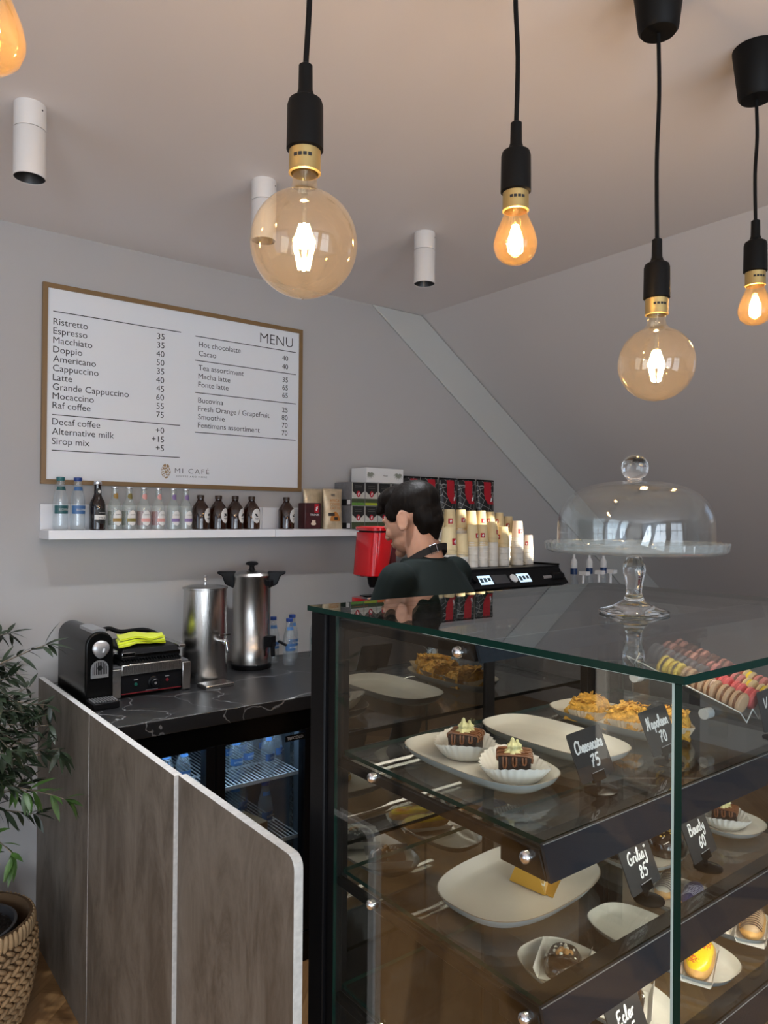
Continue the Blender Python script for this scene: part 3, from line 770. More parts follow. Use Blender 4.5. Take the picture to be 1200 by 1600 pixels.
for k, (x, lab, rz) in enumerate(((1.169, 'amber syrup bottle with oval white label, first of the four together', 0.1), (1.242, 'amber syrup bottle with oval white label, second of the four together', -0.05), (1.312, 'amber syrup bottle with oval white label, third of the four together', 0.05), (1.384, 'amber syrup bottle with oval white label, last of the four together', -0.35), (1.542, 'amber syrup bottle standing alone beside the dark red cocoa tin', 0.0))):
    amber(lab, (x, 2.635, SZ), rz, k, GA)

# ------------------------------------------------------------------ tin, pouches, tea boxes on the shelf
RED = P('brand_red', (0.48, 0.008, 0.022), 0.4)
def fez_mb(X, s=1.0):
    """small white profile mark"""
    pts = [(-0.2, -0.5), (0.15, -0.5), (0.1, -0.25), (0.34, -0.05), (0.28, 0.2), (0.42, 0.42), (0.05, 0.56), (-0.05, 0.3), (-0.25, 0.1), (-0.08, -0.1), (-0.28, -0.3)]
    return MB().prism([(a * s, b * s) for a, b in pts], -0.0004, 0, X=X)
t = thing('cocoa_tin', 'dark red cocoa packet with a white cup picture, left of the gold pouches', 'packet', (1.648, 2.625, SZ + 0.0005), 0.0)
MAROON = P('maroon_print', (0.055, 0.010, 0.012), 0.35, noise=0.3, nscale=60)
MB().box(-0.040, 0.040, -0.028, 0.028, 0, 0.108).build('body', MAROON, t, bevel=0.004)
d = MB().box(0.006, 0.026, -0.0288, -0.0281, 0.068, 0.103).build('red_panel', RED, t, smooth=0)
fez_mb(T(0.016, -0.0289, 0.085), 0.018).build('emblem', CHALK, d, smooth=0)
text_mb('TRINK', 0.0085, 'CENTER', 0.01, T(0.007, -0.0284, 0.055), width=0.046).build('lettering', CHALK, t, smooth=0)
MB().ell((0.002, -0.0283, 0.022), (0.0125, 0.0006, 0.007), 16, 8).box(-0.006, 0.011, -0.0288, -0.0281, 0.022, 0.036).build('cup_picture', P('cup_print', (0.72, 0.60, 0.48), 0.5), t)

GOLDP = P('gold_pouch', (0.62, 0.50, 0.33), 0.30, metal=0.25, noise=0.22, nscale=30, bump=0.5, bscale=30)
ORANGEP = P('orange_print', (0.55, 0.20, 0.03), 0.45); DARKP = P('dark_print', (0.03, 0.02, 0.015), 0.5)
def pouch_S(w, d, h, u, v, side):
    """u,v in 0..1 on the front (side=-1) or back"""
    e = 4 * u * (1 - u)
    thick = d / 2 * (e ** 0.55) * (1 - v) ** 0.55 * (0.75 + 0.25 * min(1, v * 6)) if v < 1 else 0
    x = (u - 0.5) * w * (1 - 0.06 * math.sin(PI * v))
    return (x, side * (thick + 0.0012), v * h)
def pouch_mb(w, d, h, nu=20, nv=18, jitter=0.0, seed=0):
    mb = MB(); rs = []
    rr = random.Random(seed)
    for j in range(nv + 1):
        v = j / nv
        ring = [pouch_S(w, d, h, i / nu, v, -1) for i in range(nu + 1)] + [pouch_S(w, d, h, i / nu, v, 1) for i in range(nu, -1, -1)]
        if jitter and 0 < j < nv: ring = [(p[0] + rr.uniform(-1, 1) * jitter * 0.3, p[1] + rr.uniform(-1, 1) * jitter, p[2]) for p in ring]
        rs.append(ring)
    return mb.rings(rs)
def pouch_patch(w, d, h, fn, nu=10, nv=16, off=0.0012):
    """print lying on the pouch front; fn(a,b)->(u,v)"""
    vs = []; fs = []
    for j in range(nv + 1):
        for i in range(nu + 1):
            u, v = fn(i / nu, j / nv); p = pouch_S(w, d, h, u, v, -1); vs.append((p[0], p[1] - off, p[2]))
    for j in range(nv):
        for i in range(nu):
            k = j * (nu + 1) + i; fs.append((k, k + 1, k + nu + 2, k + nu + 1))
    return MB().add(vs, fs)
def gold_pouch(label, loc, rz, front):
    t = thing('coffee_pouch', label, 'pouch', loc, rz, 'gold pouches on the wall shelf')
    w, d, h = 0.10, 0.055, 0.166
    pouch_mb(w, d, h, jitter=0.0008, seed=3).build('bag', GOLDP, t, smooth=60)
    MB().box(-0.048, 0.048, -0.002, 0.002, 0.160, 0.169).build('top_seam', GOLDP, t)
    if front:
        for s_, z in (('AFRICA', 0.114), ('COFFEE', 0.098), ('LATTE', 0.082)):
            yy = pouch_S(w, d, h, 0.5, z / h, -1)[1] - 0.0035
            text_mb(s_, 0.0125, 'CENTER', 0.0, T(-0.002, yy, z) @ RX(-0.16), width=0.050).build('lettering', ORANGEP, t, smooth=0)
        pouch_patch(w, d, h, lambda a, b: (0.22 + 0.52 * a, 0.20 + 0.24 * b * math.sin(PI * min(max(a, 0.02), 0.98)) ** 0.5)).build('sunset_picture', ORANGEP, t)
        pouch_patch(w, d, h, lambda a, b: (0.14 + 0.30 * a, 0.33 + 0.08 * b), off=0.0022).build('tree_picture', DARKP, t)
        pouch_patch(w, d, h, lambda a, b: (0.40 + 0.2 * a, 0.23 + 0.07 * b), off=0.0022).build('animal_picture', DARKP, t)
        pouch_patch(w, d, h, lambda a, b: (0.34 + 0.2 * a, 0.83 + 0.06 * b)).build('top_mark', P('grey_print', (0.2, 0.17, 0.13), 0.5), t)
gold_pouch('gold foil pouch with orange lettering and a tree at sunset', (1.752, 2.610, SZ + 0.0005), 0.05, True)
gold_pouch('plain part of a gold foil pouch standing behind the cocoa packet', (1.690, 2.664, SZ + 0.0005), 0.0, False)

GREYC = P('grey_card', (0.20, 0.20, 0.21), 0.6, noise=0.1, nscale=60); PALEC = P('pale_print', (0.58, 0.58, 0.52), 0.55, noise=0.15, nscale=120); BLKC = P('black_print', (0.010, 0.011, 0.011), 0.45)
ACC = {'green': P('green_print', (0.12, 0.28, 0.04), 0.5, noise=0.3, nscale=90), 'lime': P('lime_print', (0.42, 0.50, 0.03), 0.5), 'orange': P('vivid_orange_print', (0.75, 0.16, 0.02), 0.5), 'dark': P('dark_green_print', (0.05, 0.07, 0.03), 0.5), 'wine': P('wine_print', (0.2, 0.02, 0.04), 0.5)}
def tea_box(label, acc, loc):
    t = thing('tea_box', label, 'box', loc, 0, 'tea boxes on the wall shelf')
    w = 0.0345; y = -0.065
    MB().box(-w, w, -0.065, 0.065, 0, 0.1).build('carton', GREYC, t, bevel=0.0015)
    MB().box(-w + .001, w - .001, y - 0.0006, y, 0.030, 0.099).build('pale_panel', PALEC, t, smooth=0)
    MB().prism([(-w + .003, 0.098), (-w + .003, 0.062), (-0.014, 0.048), (0.014, 0.048), (w - .003, 0.062), (w - .003, 0.098)], y - 0.0012, y - 0.0007).build('black_panel', BLKC, t, smooth=0)
    d = MB().prism([(0.0105 * math.cos(2 * PI * i / 20), 0.049 + 0.0135 * math.sin(2 * PI * i / 20)) for i in range(20)], y - 0.0018, y - 0.0013).build('shield', RED, t, smooth=0)
    fez_mb(T(0.0, y - 0.0019, 0.049), 0.014).build('emblem', CHALK, d, smooth=0)
    mb = MB().box(-0.018, 0.018, y - 0.0017, y - 0.0013, 0.083, 0.0845).box(-0.018, 0.018, y - 0.0017, y - 0.0013, 0.074, 0.0755)
    mb.build('print_lines', P('faint_print', (0.16, 0.16, 0.15), 0.5), t, smooth=0)
    MB().box(-w + .001, w - .001, y - 0.0006, y, 0.012, 0.029).build('dark_strip', ACC['dark'], t, smooth=0)
    MB().box(-w + .001, w - .001, y - 0.0008, y, 0.001, 0.0118).build('accent_strip', ACC[acc], t, smooth=0)
    MB().box(-w - 0.0006, -w, -0.060, 0.060, 0.001, 0.026).build('side_strip', BLKC, t, smooth=0)
    MB().box(-w - 0.0012, -w - 0.0007, -0.056, -0.032, 0.004, 0.024).build('barcode_sticker', CHALK, t, smooth=0)
for r_, (accs, zz, nm) in enumerate(((('dark', 'wine', 'wine', 'dark'), SZ + 0.0005, 'lower'), (('green', 'lime', 'orange', 'dark'), SZ + 0.1012, 'upper'))):
    for c_, a in enumerate(accs):
        tea_box('black and pale tea box with red shield, %s row, %s from the left' % (nm, ords[c_]), a, (1.8535 + 0.0705 * c_, 2.629, zz))
t = thing('white_carton', 'long white carton with leaf prints lying on the tea boxes', 'box', (1.995, 2.615, SZ + 0.2019), 0.02)
MB().box(-0.104, 0.104, -0.055, 0.055, 0, 0.064).build('carton', P('white_card', (0.82, 0.83, 0.82), 0.5), t, bevel=0.0015)
mb = MB()
for cx, cz in ((-0.085, 0.045), (0.075, 0.045)):
    for i in range(15):
        a = -2.9 + 2.6 * i / 14
        l1 = 0.026 + 0.006 * (i % 2)
        c, s_ = math.cos(a), math.sin(a)
        p1 = (min(max(cx + c * l1, -0.102), 0.102), max(cz + s_ * l1, 0.003))
        m_ = ((cx + p1[0]) / 2, (cz + p1[1]) / 2)
        mb.prism([(cx + c * .004, cz + s_ * .004), (m_[0] - s_ * 0.0022, m_[1] + c * 0.0022), p1, (m_[0] + s_ * 0.0022, m_[1] - c * 0.0022)], -0.0557, -0.0551)
mb.build('leaf_print', P('leaf_grey_print', (0.32, 0.34, 0.28), 0.6), t, smooth=0)
text_mb('Meinl', 0.0075, 'CENTER', 0, T(0.0, -0.0553, 0.028), width=0.024).build('lettering', INK, t, smooth=0)

# coffee bags
BAGM = crackle_mat('black_crackle_foil', (0.010, 0.010, 0.011), (0.32, 0.32, 0.31), scale=30, w=0.035)
def coffee_bag(label, loc, rz, w=0.118):
    t = thing('coffee_bag', label, 'bag', loc, rz, 'coffee bags on the wall shelf')
    d, h = 0.06, 0.238
    pouch_mb(w, d, h, jitter=0.0009, seed=int(loc[0] * 100)).build('bag', BAGM, t, smooth=60)
    MB().box(-w * 0.47, w * 0.47, -0.0022, 0.0022, 0.228, 0.242).build('top_seam', BLACKMATT, t)
    s = pouch_patch(w, d, h, lambda a, b: (0.30 + 0.42 * a + 0.20 * (1 - b) ** 2 - 0.06 * math.sin(b * 5), 0.50 + 0.47 * b)).build('red_stripe', RED, t, label='wavy red stripe')
    yy = pouch_S(w, d, h, 0.66, 0.6, -1)[1] - 0.003
    fez_mb(T(0.022, yy - 0.001, 0.60 * h), 0.020).build('emblem', CHALK, s, smooth=0)
for k, (x, w, lab) in enumerate(((2.197, 0.10, 'black coffee bag with red stripe, leftmost, half hidden by the head'), (2.303, 0.112, 'black coffee bag with red stripe, second from the left'), (2.424, 0.122, 'black coffee bag with red stripe, middle one of the five'), (2.546, 0.118, 'black coffee bag with red stripe, second from the right'), (2.677, 0.125, 'black coffee bag with red stripe, rightmost, above the shortest cups'))):
    coffee_bag(lab, (x, 2.618, SZ + 0.0005), 0.04 * ((k % 3) - 1), w)
# ------------------------------------------------------------------ appliances on the worktop
SILVERP = P('silver_plastic', (0.46, 0.46, 0.47), 0.3, metal=0.7); DKGREY = P('dark_grey_plastic', (0.06, 0.06, 0.065), 0.35)
def arch_poly(w, h0, h1, n=14, x=0):
    """straight sides from h0, half-ellipse top up to h1"""
    p = [(x - w, h0), ]
    hs = h1 - w
    for i in range(n + 1):
        a = PI - PI * i / n; p.append((x + w * math.cos(a), hs + w * math.sin(a)))
    p.append((x + w, h0))
    return p
t = thing('capsule_coffee_machine', 'glossy black capsule coffee machine with silver egg-shaped button at the left end of the worktop', 'coffee machine', (0.700, 2.42, CZ))
w = 0.042
mb = MB().prism(arch_poly(w, 0.004, 0.222), -0.12, 0.19)
mb.build('body', BLACKGLOSS, t, bevel=0.006, seg=3)
MB().box(-w + .002, w - .002, -0.19, -0.12, 0.0, 0.022).build('drip_base', BLACK, t, bevel=0.004)
mb = MB()
for i in range(9): mb.box(-0.034 + i * 0.008, -0.030 + i * 0.008, -0.184, -0.128, 0.022, 0.0245)
mb.build('drip_grate', SILVERP, t, smooth=0)
rs = []
for z, r in ((-1, 0.05), (-0.93, .25), (-0.7, 0.55), (-0.3, 0.88), (0.1, 1.0), (0.5, 0.92), (0.8, 0.66), (0.95, 0.32), (1, 0.05)):
    rs.append([(0.002 + 0.026 * r * math.cos(2 * PI * j / 20), -0.1205 - 0.011 * math.sqrt(max(0, 1 - z * z)) * (0.5 + 0.5 * math.sin(2 * PI * j / 20)), 0.168 + 0.0275 * z) for j in range(20)])
d = MB().rings(rs).build('egg_button', SILVERP, t, smooth=60)
fez_mb(T(0.007, -0.1325, 0.166), 0.012).build('emblem', CHALK, d, smooth=0)
# arched vent plate
mb = MB().prism(arch_poly(0.026, 0.082, 0.136), -0.1225, -0.1202)
d = mb.build('vent_plate', SILVERP, t, smooth=0)
mb = MB()
for i in range(9):
    x = -0.020 + i * 0.005; top = 0.110 + math.sqrt(max(0, 0.021 ** 2 - x * x))
    mb.box(x - 0.0011, x + 0.0011, -0.1232, -0.1226, 0.092, top)
mb.cyl((0, -0.1236, 0.112), (0, -0.1226, 0.112), 0.0075, 16)
mb.build('vent_slots', BLACKMATT, d, smooth=0)
rs = []
for y in (-0.112, -0.05, 0.02):
    rs.append([(x, y, 0.226 - 6.5 * x * x + 0.003) for x in (-0.020, -0.01, 0, 0.01, 0.020)] + [(x, y, 0.219 - 6.5 * x * x) for x in (0.020, 0.01, 0, -0.01, -0.020)])
MB().rings(rs).build('lever_cover', SILVERP, t)

t = thing('panini_grill', 'steel and black ribbed contact grill with a temperature knob', 'grill', (0.875, 2.46, CZ))
MB().box(-0.126, 0.126, -0.12, 0.14, 0.018, 0.100).build('body', DKGREY, t, bevel=0.003)
for sx in (-1, 1):
    MB().box(sx * 0.114 - 0.014, sx * 0.114 + 0.014, -0.133, -0.118, 0.004, 0.094).build('steel_corner', STEEL, t, bevel=0.002)
MB().box(-0.098, 0.098, -0.130, -0.119, 0.072, 0.104).build('steel_strip', STEEL, t, bevel=0.002)
MB().box(-0.098, 0.098, -0.126, -0.119, 0.010, 0.071).build('control_panel', BLACK, t, smooth=0)
MB().box(-0.098, 0.098, -0.1268, -0.1262, 0.012, 0.0145).build('red_line', P('dull_red_line', (0.22, 0.015, 0.02), 0.4), t, smooth=0)
d = MB().lathe([(0.019, 0), (0.019, 0.004), (0.014, 0.006), (0.013, 0.018), (0.011, 0.020), (0.0001, 0.020)], 24, X=T(0.005, -0.126, 0.040) @ RX(PI / 2)).build('knob', BLACK, t)
MB().cyl((0.005, -0.1475, 0.040), (0.005, -0.146, 0.040), 0.004, 12).build('knob_cap', SILVERP, d)
MB().cyl((-0.052, -0.129, 0.040), (-0.052, -0.126, 0.040), 0.005, 12).build('green_lamp', P('dim_green_lamp', (0.01, 0.10, 0.07), 0.3), t)
MB().cyl((0.050, -0.129, 0.042), (0.050, -0.126, 0.042), 0.005, 12).build('red_lamp', P('dim_red_lamp', (0.16, 0.012, 0.02), 0.3), t)
mb = MB()
for x0 in (-0.058, 0.044): mb.box(x0, x0 + 0.013, -0.1268, -0.1262, 0.053, 0.0555)
mb.box(-0.02, 0.02, -0.1268, -0.1262, 0.0165, 0.0180)
mb.build('panel_print', P('print_grey', (0.3, 0.3, 0.3), 0.5), t, smooth=0)
mb = MB()
for i in range(4): mb.box(-0.112 + (i % 2) * 0.20, -0.092 + (i % 2) * 0.20, -0.10 + (i // 2) * 0.19, -0.08 + (i // 2) * 0.19, 0, 0.018)
mb.build('foot', BLACK, t, smooth=0)
# ribbed lower plate and the lid
mb = MB().box(-0.100, 0.100, -0.118, 0.10, 0.104, 0.110)
for i in range(21): mb.box(-0.097 + i * 0.0095, -0.0925 + i * 0.0095, -0.122, 0.10, 0.110, 0.1145)
mb.build('ribbed_plate', BLACKMATT, t, smooth=0)
mb = MB()
for i in range(20): mb.box(-0.091 + i * 0.0095, -0.0865 + i * 0.0095, -0.122, 0.10, 0.1155, 0.120)
mb.box(-0.096, 0.096, -0.122, 0.10, 0.120, 0.128)
mb.rings([[(-0.096, -0.122, 0.128), (0.096, -0.122, 0.128), (0.096, 0.10, 0.128), (-0.096, 0.10, 0.128)], [(-0.088, -0.110, 0.150), (0.088, -0.110, 0.150), (0.088, 0.09, 0.156), (-0.088, 0.09, 0.156)]])
lid = mb.build('lid', BLACK, t, bevel=0.002)
MB().box(-0.092, 0.094, -0.1245, -0.1205, 0.127, 0.135).build('chrome_bar', CHROME, lid, smooth=0)
MB().box(-0.096, -0.055, -0.127, -0.119, 0.129, 0.142).build('chrome_plate', CHROME, lid, bevel=0.001)
for sx in (-1, 1):
    MB().box(sx * 0.112 - 0.012, sx * 0.112 + 0.012, -0.10, 0.10, 0.136, 0.147).build('lid_arm', STEEL, lid, bevel=0.002)
MB().tube(smooth_pts([(-0.105, 0.06, 0.145), (-0.095, 0.11, 0.175), (-0.06, 0.125, 0.186), (-0.02, 0.12, 0.172), (0.06, 0.12, 0.172), (0.10, 0.10, 0.156), (0.105, 0.06, 0.146)]), 0.008, 10).build('handle', BLACK, lid)
# yellow cloth
bm_v = []; NX, NY = 22, 14
from mathutils import noise as NZ
def cloth_layer(z, sx, sy, seed, ang):
    vs = []
    for j in range(NY + 1):
        for i in range(NX + 1):
            u, v = i / NX - 0.5, j / NY - 0.5
            x = u * sx + 0.02 * v; y = v * sy * (1 - 0.35 * u) + 0.012 * math.sin(u * 5 + seed)
            n_ = NZ.noise(Vector((u * 5, v * 5, seed)))
            vs.append((x * math.cos(ang) - y * math.sin(ang), x * math.sin(ang) + y * math.cos(ang), z + 0.004 * n_ + 0.006 * max(0, 0.25 - abs(u + 0.1)) * 4))
    return vs
mb = MB()
A_ = cloth_layer(0.003, 0.155, 0.115, 1, -0.1); B_ = cloth_layer(0.011, 0.150, 0.108, 2, -0.14); C_ = cloth_layer(0.019, 0.142, 0.098, 3, -0.05)
for lay in (A_, B_, C_):
    n0 = len(mb.v); th_ = [(p[0], p[1], p[2] + 0.006) for p in lay]
    R_ = NX + 1
    fs = []
    N_ = len(lay)
    for j in range(NY):
        for i in range(NX):
            k = j * R_ + i
            fs.append((k, k + 1, k + R_ + 1, k + R_)); fs.append((k + N_, k + N_ + R_, k + N_ + R_ + 1, k + N_ + 1))
    for i in range(NX): fs.append((i, i + N_, i + 1 + N_, i + 1)); q = NY * R_ + i; fs.append((q, q + 1, q + 1 + N_, q + N_))
    for j in range(NY): a_ = j * R_; fs.append((a_, a_ + R_, a_ + R_ + N_, a_ + N_)); q = a_ + NX; fs.append((q, q + N_, q + R_ + N_, q + R_))
    mb.add(lay + th_, fs)
o = mb.build('cleaning_cloth', P('yellow_cloth', (0.62, 0.70, 0.01), 0.9, bump=0.4, bscale=400, sheen=0.3), None, (0.868, 2.42, CZ + 0.154), smooth=60)
tag(o, 'folded bright yellow cleaning cloth lying on the grill lid', 'cloth')

t = thing('drink_dispenser', 'tapering steel drink dispenser with a small front tap', 'dispenser', (1.105, 2.445, CZ))
MB().lathe([(0.078, 0.0), (0.079, 0.004), (0.0735, 0.318), (0.075, 0.320)], 48).build('body', STEEL, t)
d = MB().lathe([(0.078, 0.320), (0.078, 0.325), (0.060, 0.330), (0.0001, 0.334)], 48).build('lid', STEEL, t)
MB().lathe([(0.004, 0.332), (0.003, 0.342), (0.0065, 0.347), (0.006, 0.353), (0.003, 0.357), (0.0055, 0.363), (0.0001, 0.368)], 14).build('knob', CHROME, d)
mb = MB().cyl((0.02, -0.070, 0.145), (0.025, -0.110, 0.145), 0.0065, 12).ell((0.025, -0.108, 0.145), (0.011, 0.011, 0.011), 12, 8).tube([(0.025, -0.108, 0.145), (0.026, -0.122, 0.143), (0.027, -0.126, 0.125), (0.027, -0.126, 0.108)], [0.006, 0.006, 0.005, 0.0045], 10).cyl((0.025, -0.108, 0.150), (0.025, -0.108, 0.172), 0.0035, 10).box(0.005, 0.045, -0.111, -0.105, 0.166, 0.171)
mb.build('tap', CHROME, t)
o = MB().box(-0.052, 0.052, -0.034, 0.034, 0, 0.014).build('drip_tray', STEEL, None, (1.088, 2.318, CZ), (0, 0, 0.08), bevel=0.003)
tag(o, 'low steel drip tray under the dispenser tap', 'tray')

t = thing('water_boiler', 'tall steel water boiler with black side handles and black lid knob', 'boiler', (1.335, 2.535, CZ))
MB().lathe([(0.074, 0), (0.076, 0.004), (0.076, 0.018), (0.072, 0.022)], 40).build('base', BLACK, t)
MB().lathe([(0.073, 0.020), (0.0735, 0.085), (0.0715, 0.088), (0.0715, 0.343), (0.074, 0.347), (0.074, 0.352)], 48).build('body', STEEL, t)
d = MB().lathe([(0.075, 0.352), (0.070, 0.360), (0.045, 0.368), (0.0001, 0.370)], 40).build('lid', STEEL, t)
MB().lathe([(0.018, 0.368), (0.011, 0.373), (0.009, 0.384), (0.012, 0.388), (0.023, 0.391), (0.024, 0.397), (0.018, 0.402), (0.0001, 0.404)], 24).build('knob', BLACK, d)
ha = math.radians(-35)
for sgn, an in ((1, math.radians(-32)), (-1, math.radians(148))):
    X = RZ(an)
    mb = MB().prism([(0.060, 0.300), (0.098, 0.318), (0.110, 0.350), (0.128, 0.358), (0.128, 0.366), (0.060, 0.366)], -0.026, 0.026, X=X)
    mb.build('handle', BLACK, t, bevel=0.004)
X = RZ(math.radians(-62))
MB().cyl(X @ Vector((0.078, 0, 0.11)), X @ Vector((0.078, 0, 0.315)), 0.006, 10).build('sight_tube', thin_glass('tube_glass', (0.8, 0.85, 0.85), 1.5, base=0.1), t)
MB().box(0.066, 0.090, -0.011, 0.011, 0.312, 0.335, X=X).box(0.066, 0.088, -0.010, 0.010, 0.095, 0.112, X=X).build('tube_bracket', BLACK, t, bevel=0.002)
mb = MB().box(0.068, 0.100, -0.017, 0.017, 0.085, 0.125, X=X).cyl(X @ Vector((0.095, 0, 0.10)), X @ Vector((0.098, 0, 0.05)), 0.009, 10).box(0.080, 0.118, -0.006, 0.006, 0.130, 0.138, X=X @ T(0, 0, 0.01) @ RY(0.35))
mb.build('tap', BLACK, t, bevel=0.002)

# ------------------------------------------------------------------ grinder and espresso machine
GRED = P('grinder_red', (0.55, 0.006, 0.010), 0.22, coat=0.4)
t = thing('coffee_grinder', 'bright red coffee grinder standing beside the barista', 'grinder', (1.735, 2.30, CZ))
MB().box(-0.075, 0.075, -0.11, 0.12, 0.0, 0.03).build('base', BLACK, t, bevel=0.004)
MB().rings([superell(0.045, 0.06, 4, 32, -0.015, 0.02, 0.03), superell(0.043, 0.055, 4, 32, -0.015, 0.02, 0.262)]).build('lower_body', GRED, t)
rs = [superell(0.0475 + 0.001 * i, 0.075, 3.2, 36, -0.012 + 0.0022 * i, 0.0, 0.352 + 0.165 * i / 10) for i in range(11)]
rs.insert(0, superell(0.038, 0.06, 3.2, 36, -0.013, 0.0, 0.346))
MB().rings(rs).build('upper_body', GRED, t)
MB().rings([superell(0.050, 0.066, 3.2, 36, 0.010, 0.0, 0.517), superell(0.050, 0.066, 3.2, 36, 0.011, 0.0, 0.524)]).build('dark_gap', BLACKMATT, t)
rs = [superell(0.061, 0.078, 3.2, 36, 0.011, 0.0, 0.524), superell(0.062, 0.079, 3.2, 36, 0.0115, 0.0, 0.536), superell(0.052, 0.068, 3.2, 36, 0.0115, 0.0, 0.541)]
MB().rings(rs).build('lid', GRED, t)
MB().box(0.048, 0.080, -0.05, 0.05, 0.36, 0.51).build('back_cover', P('dark_red_plastic', (0.08, 0.01, 0.012), 0.3), t, bevel=0.006)
MB().lathe([(0.016, 0.305), (0.022, 0.32), (0.026, 0.347)], 20, X=T(-0.01, -0.02, 0)).build('spout', BLACK, t)
MB().box(-0.06, 0.03, -0.05, -0.01, 0.262, 0.272).build('fork', CHROME, t, bevel=0.002)
MB().box(-0.07, 0.028, -0.056, -0.012, 0.274, 0.278).build('fork_pad', BLACK, t)

t = thing('espresso_machine', 'wide black espresso machine with lit displays and paper cups on top', 'espresso machine', (2.335, 2.34, CZ))
x0, x1 = -0.395, 0.395
prof = [(-0.155, 0.265), (-0.205, 0.285), (-0.150, 0.350), (-0.150, 0.362), (0.19, 0.362), (0.19, 0.08), (0.05, 0.08), (0.02, 0.255)]
MB().prism(prof, x0, x1, axis='x').build('body', BLACK, t, bevel=0.004)
MB().box(x0, x1, -0.165, 0.19, 0.030, 0.078).build('drip_base', BLACKMATT, t, bevel=0.004)
mb = MB()
for i in range(40): mb.box(x0 + 0.03 + i * 0.0187, x0 + 0.036 + i * 0.0187, -0.158, 0.04, 0.078, 0.081)
mb.build('drip_grate', STEEL, t, smooth=0)
for sx in (-0.35, 0.35):
    for sy in (-0.12, 0.15): MB().cyl((sx, sy, 0), (sx, sy, 0.03), 0.018, 16).build('foot', BLACK, t)
mb = MB()
for x in (x0 + 0.004, x1 - 0.004): mb.tube([(x, -0.15, 0.366), (x, 0.185, 0.366)], 0.004, 8)
mb.tube([(x0 + 0.004, 0.185, 0.366), (x1 - 0.004, 0.185, 0.366)], 0.004, 8)
mb.build('cup_rail', BLACK, t)
# tilted control panel: normal direction
Xp = T(0, -0.1775, 0.3175) @ RX(-math.atan2(0.055, 0.065))
SCREEN = P('lit_screen', (0.1, 0.12, 0.14), 0.3, emit=(0.62, 0.80, 0.95), estr=1.3)
def panel_item(name, xa, xb, mat, label=None):
    d = MB().box(xa, xb, -0.0015, 0.001, -0.022, 0.022, X=Xp).build(name, mat, t, label=label, smooth=0); return d
for xa in (-0.155, 0.083):
    d = panel_item('display', xa, xa + 0.075, SCREEN, 'small lit blue-white display')
    mb = MB()
    for i in range(3): mb.box(xa + 0.006 + i * 0.023, xa + 0.022 + i * 0.023, -0.0019, -0.0015, -0.014 + 0.004 * i, 0.010, X=Xp)
    mb.build('display_marks', P('screen_mark', (0.05, 0.09, 0.12), 0.4), d, smooth=0)
panel_item('dark_display', -0.072, 0.020, DKGREY)
MB().lathe([(0.020, 0), (0.020, 0.004), (0.0001, 0.004)], 24, X=Xp @ T(0.055, 0, 0) @ RX(PI / 2)).build('dial', CHALK, t)
MB().cyl((-0.185, -0.1775, 0.3175), (-0.185, -0.19, 0.327), 0.014, 16).build('left_knob', BLACK, t)
for sx in (-0.17, 0.11):
    d = MB().lathe([(0.034, 0.205), (0.036, 0.21), (0.036, 0.245), (0.045, 0.27)], 24, X=T(sx, -0.085, 0)).build('group_head', STEEL, t)
    MB().lathe([(0.028, 0.178), (0.034, 0.182), (0.035, 0.206)], 24, X=T(sx, -0.085, 0)).tube([(sx, -0.115, 0.195), (sx, -0.16, 0.190), (sx, -0.235, 0.180)], [0.008, 0.011, 0.013], 10).build('portafilter', BLACK, d)
d = MB().cyl((0.24, -0.178, 0.312), (0.300, -0.178, 0.314), 0.010, 14).build('valve_stem', CHROME, t)
MB().lathe([(0.014, 0), (0.0175, 0.004), (0.0175, 0.060), (0.020, 0.062), (0.020, 0.072), (0.012, 0.075)], 20, X=T(0.300, -0.178, 0.314) @ RY(PI / 2)).build('valve_knob', BLACK, d)
MB().tube(smooth_pts([(0.33, -0.14, 0.27), (0.335, -0.17, 0.2), (0.345, -0.2, 0.12)]), 0.005, 8).build('steam_wand', CHROME, t)

# ------------------------------------------------------------------ paper cups on the machine
CUPC = P('cream_paper', (0.78, 0.63, 0.36), 0.7); CUPW = P('white_paper', (0.80, 0.76, 0.68), 0.7)
def cup_profile(s):   # upside down: rim at z=0, base on top
    return [(0.0268 * s, 0), (0.0280 * s, 0.0012), (0.0268 * s, 0.004), (0.0215 * s, 0.073 * s), (0.0205 * s, 0.0745 * s), (0.0195 * s, 0.072 * s), (0.0001, 0.071 * s)]
cup_top = MB().lathe(cup_profile(1), 28, cap0=False).mesh('paper_cup', CUPC)
cup_low = MB().lathe(cup_profile(1), 28, cap0=False).mesh('paper_cup', CUPW)
cup_tall = MB().lathe(cup_profile(1), 28, cap0=False).mesh('paper_cup', P('pale_pink_paper', (0.80, 0.66, 0.56), 0.7))
logo_m = patch(0.0243, 0, 0.36, 0.017, 0.038, False, 6, 3, taper=lambda z: 0.0268 - 0.0053 * z / 0.073 + 0.0003).mesh('print_patch', RED)
mark = MB(); mark.prism([(0.000, 0.021), (0.003, 0.020), (0.0035, 0.025), (0.006, 0.028), (0.004, 0.033), (0.001, 0.031), (-0.003, 0.0275), (-0.001, 0.025)], -0.0006, 0.0006, X=RZ(PI / 2) @ T(0, -0.0263, 0))
mark_m = mark.mesh('white_mark', CHALK, 0)
CT = CZ + 0.3625
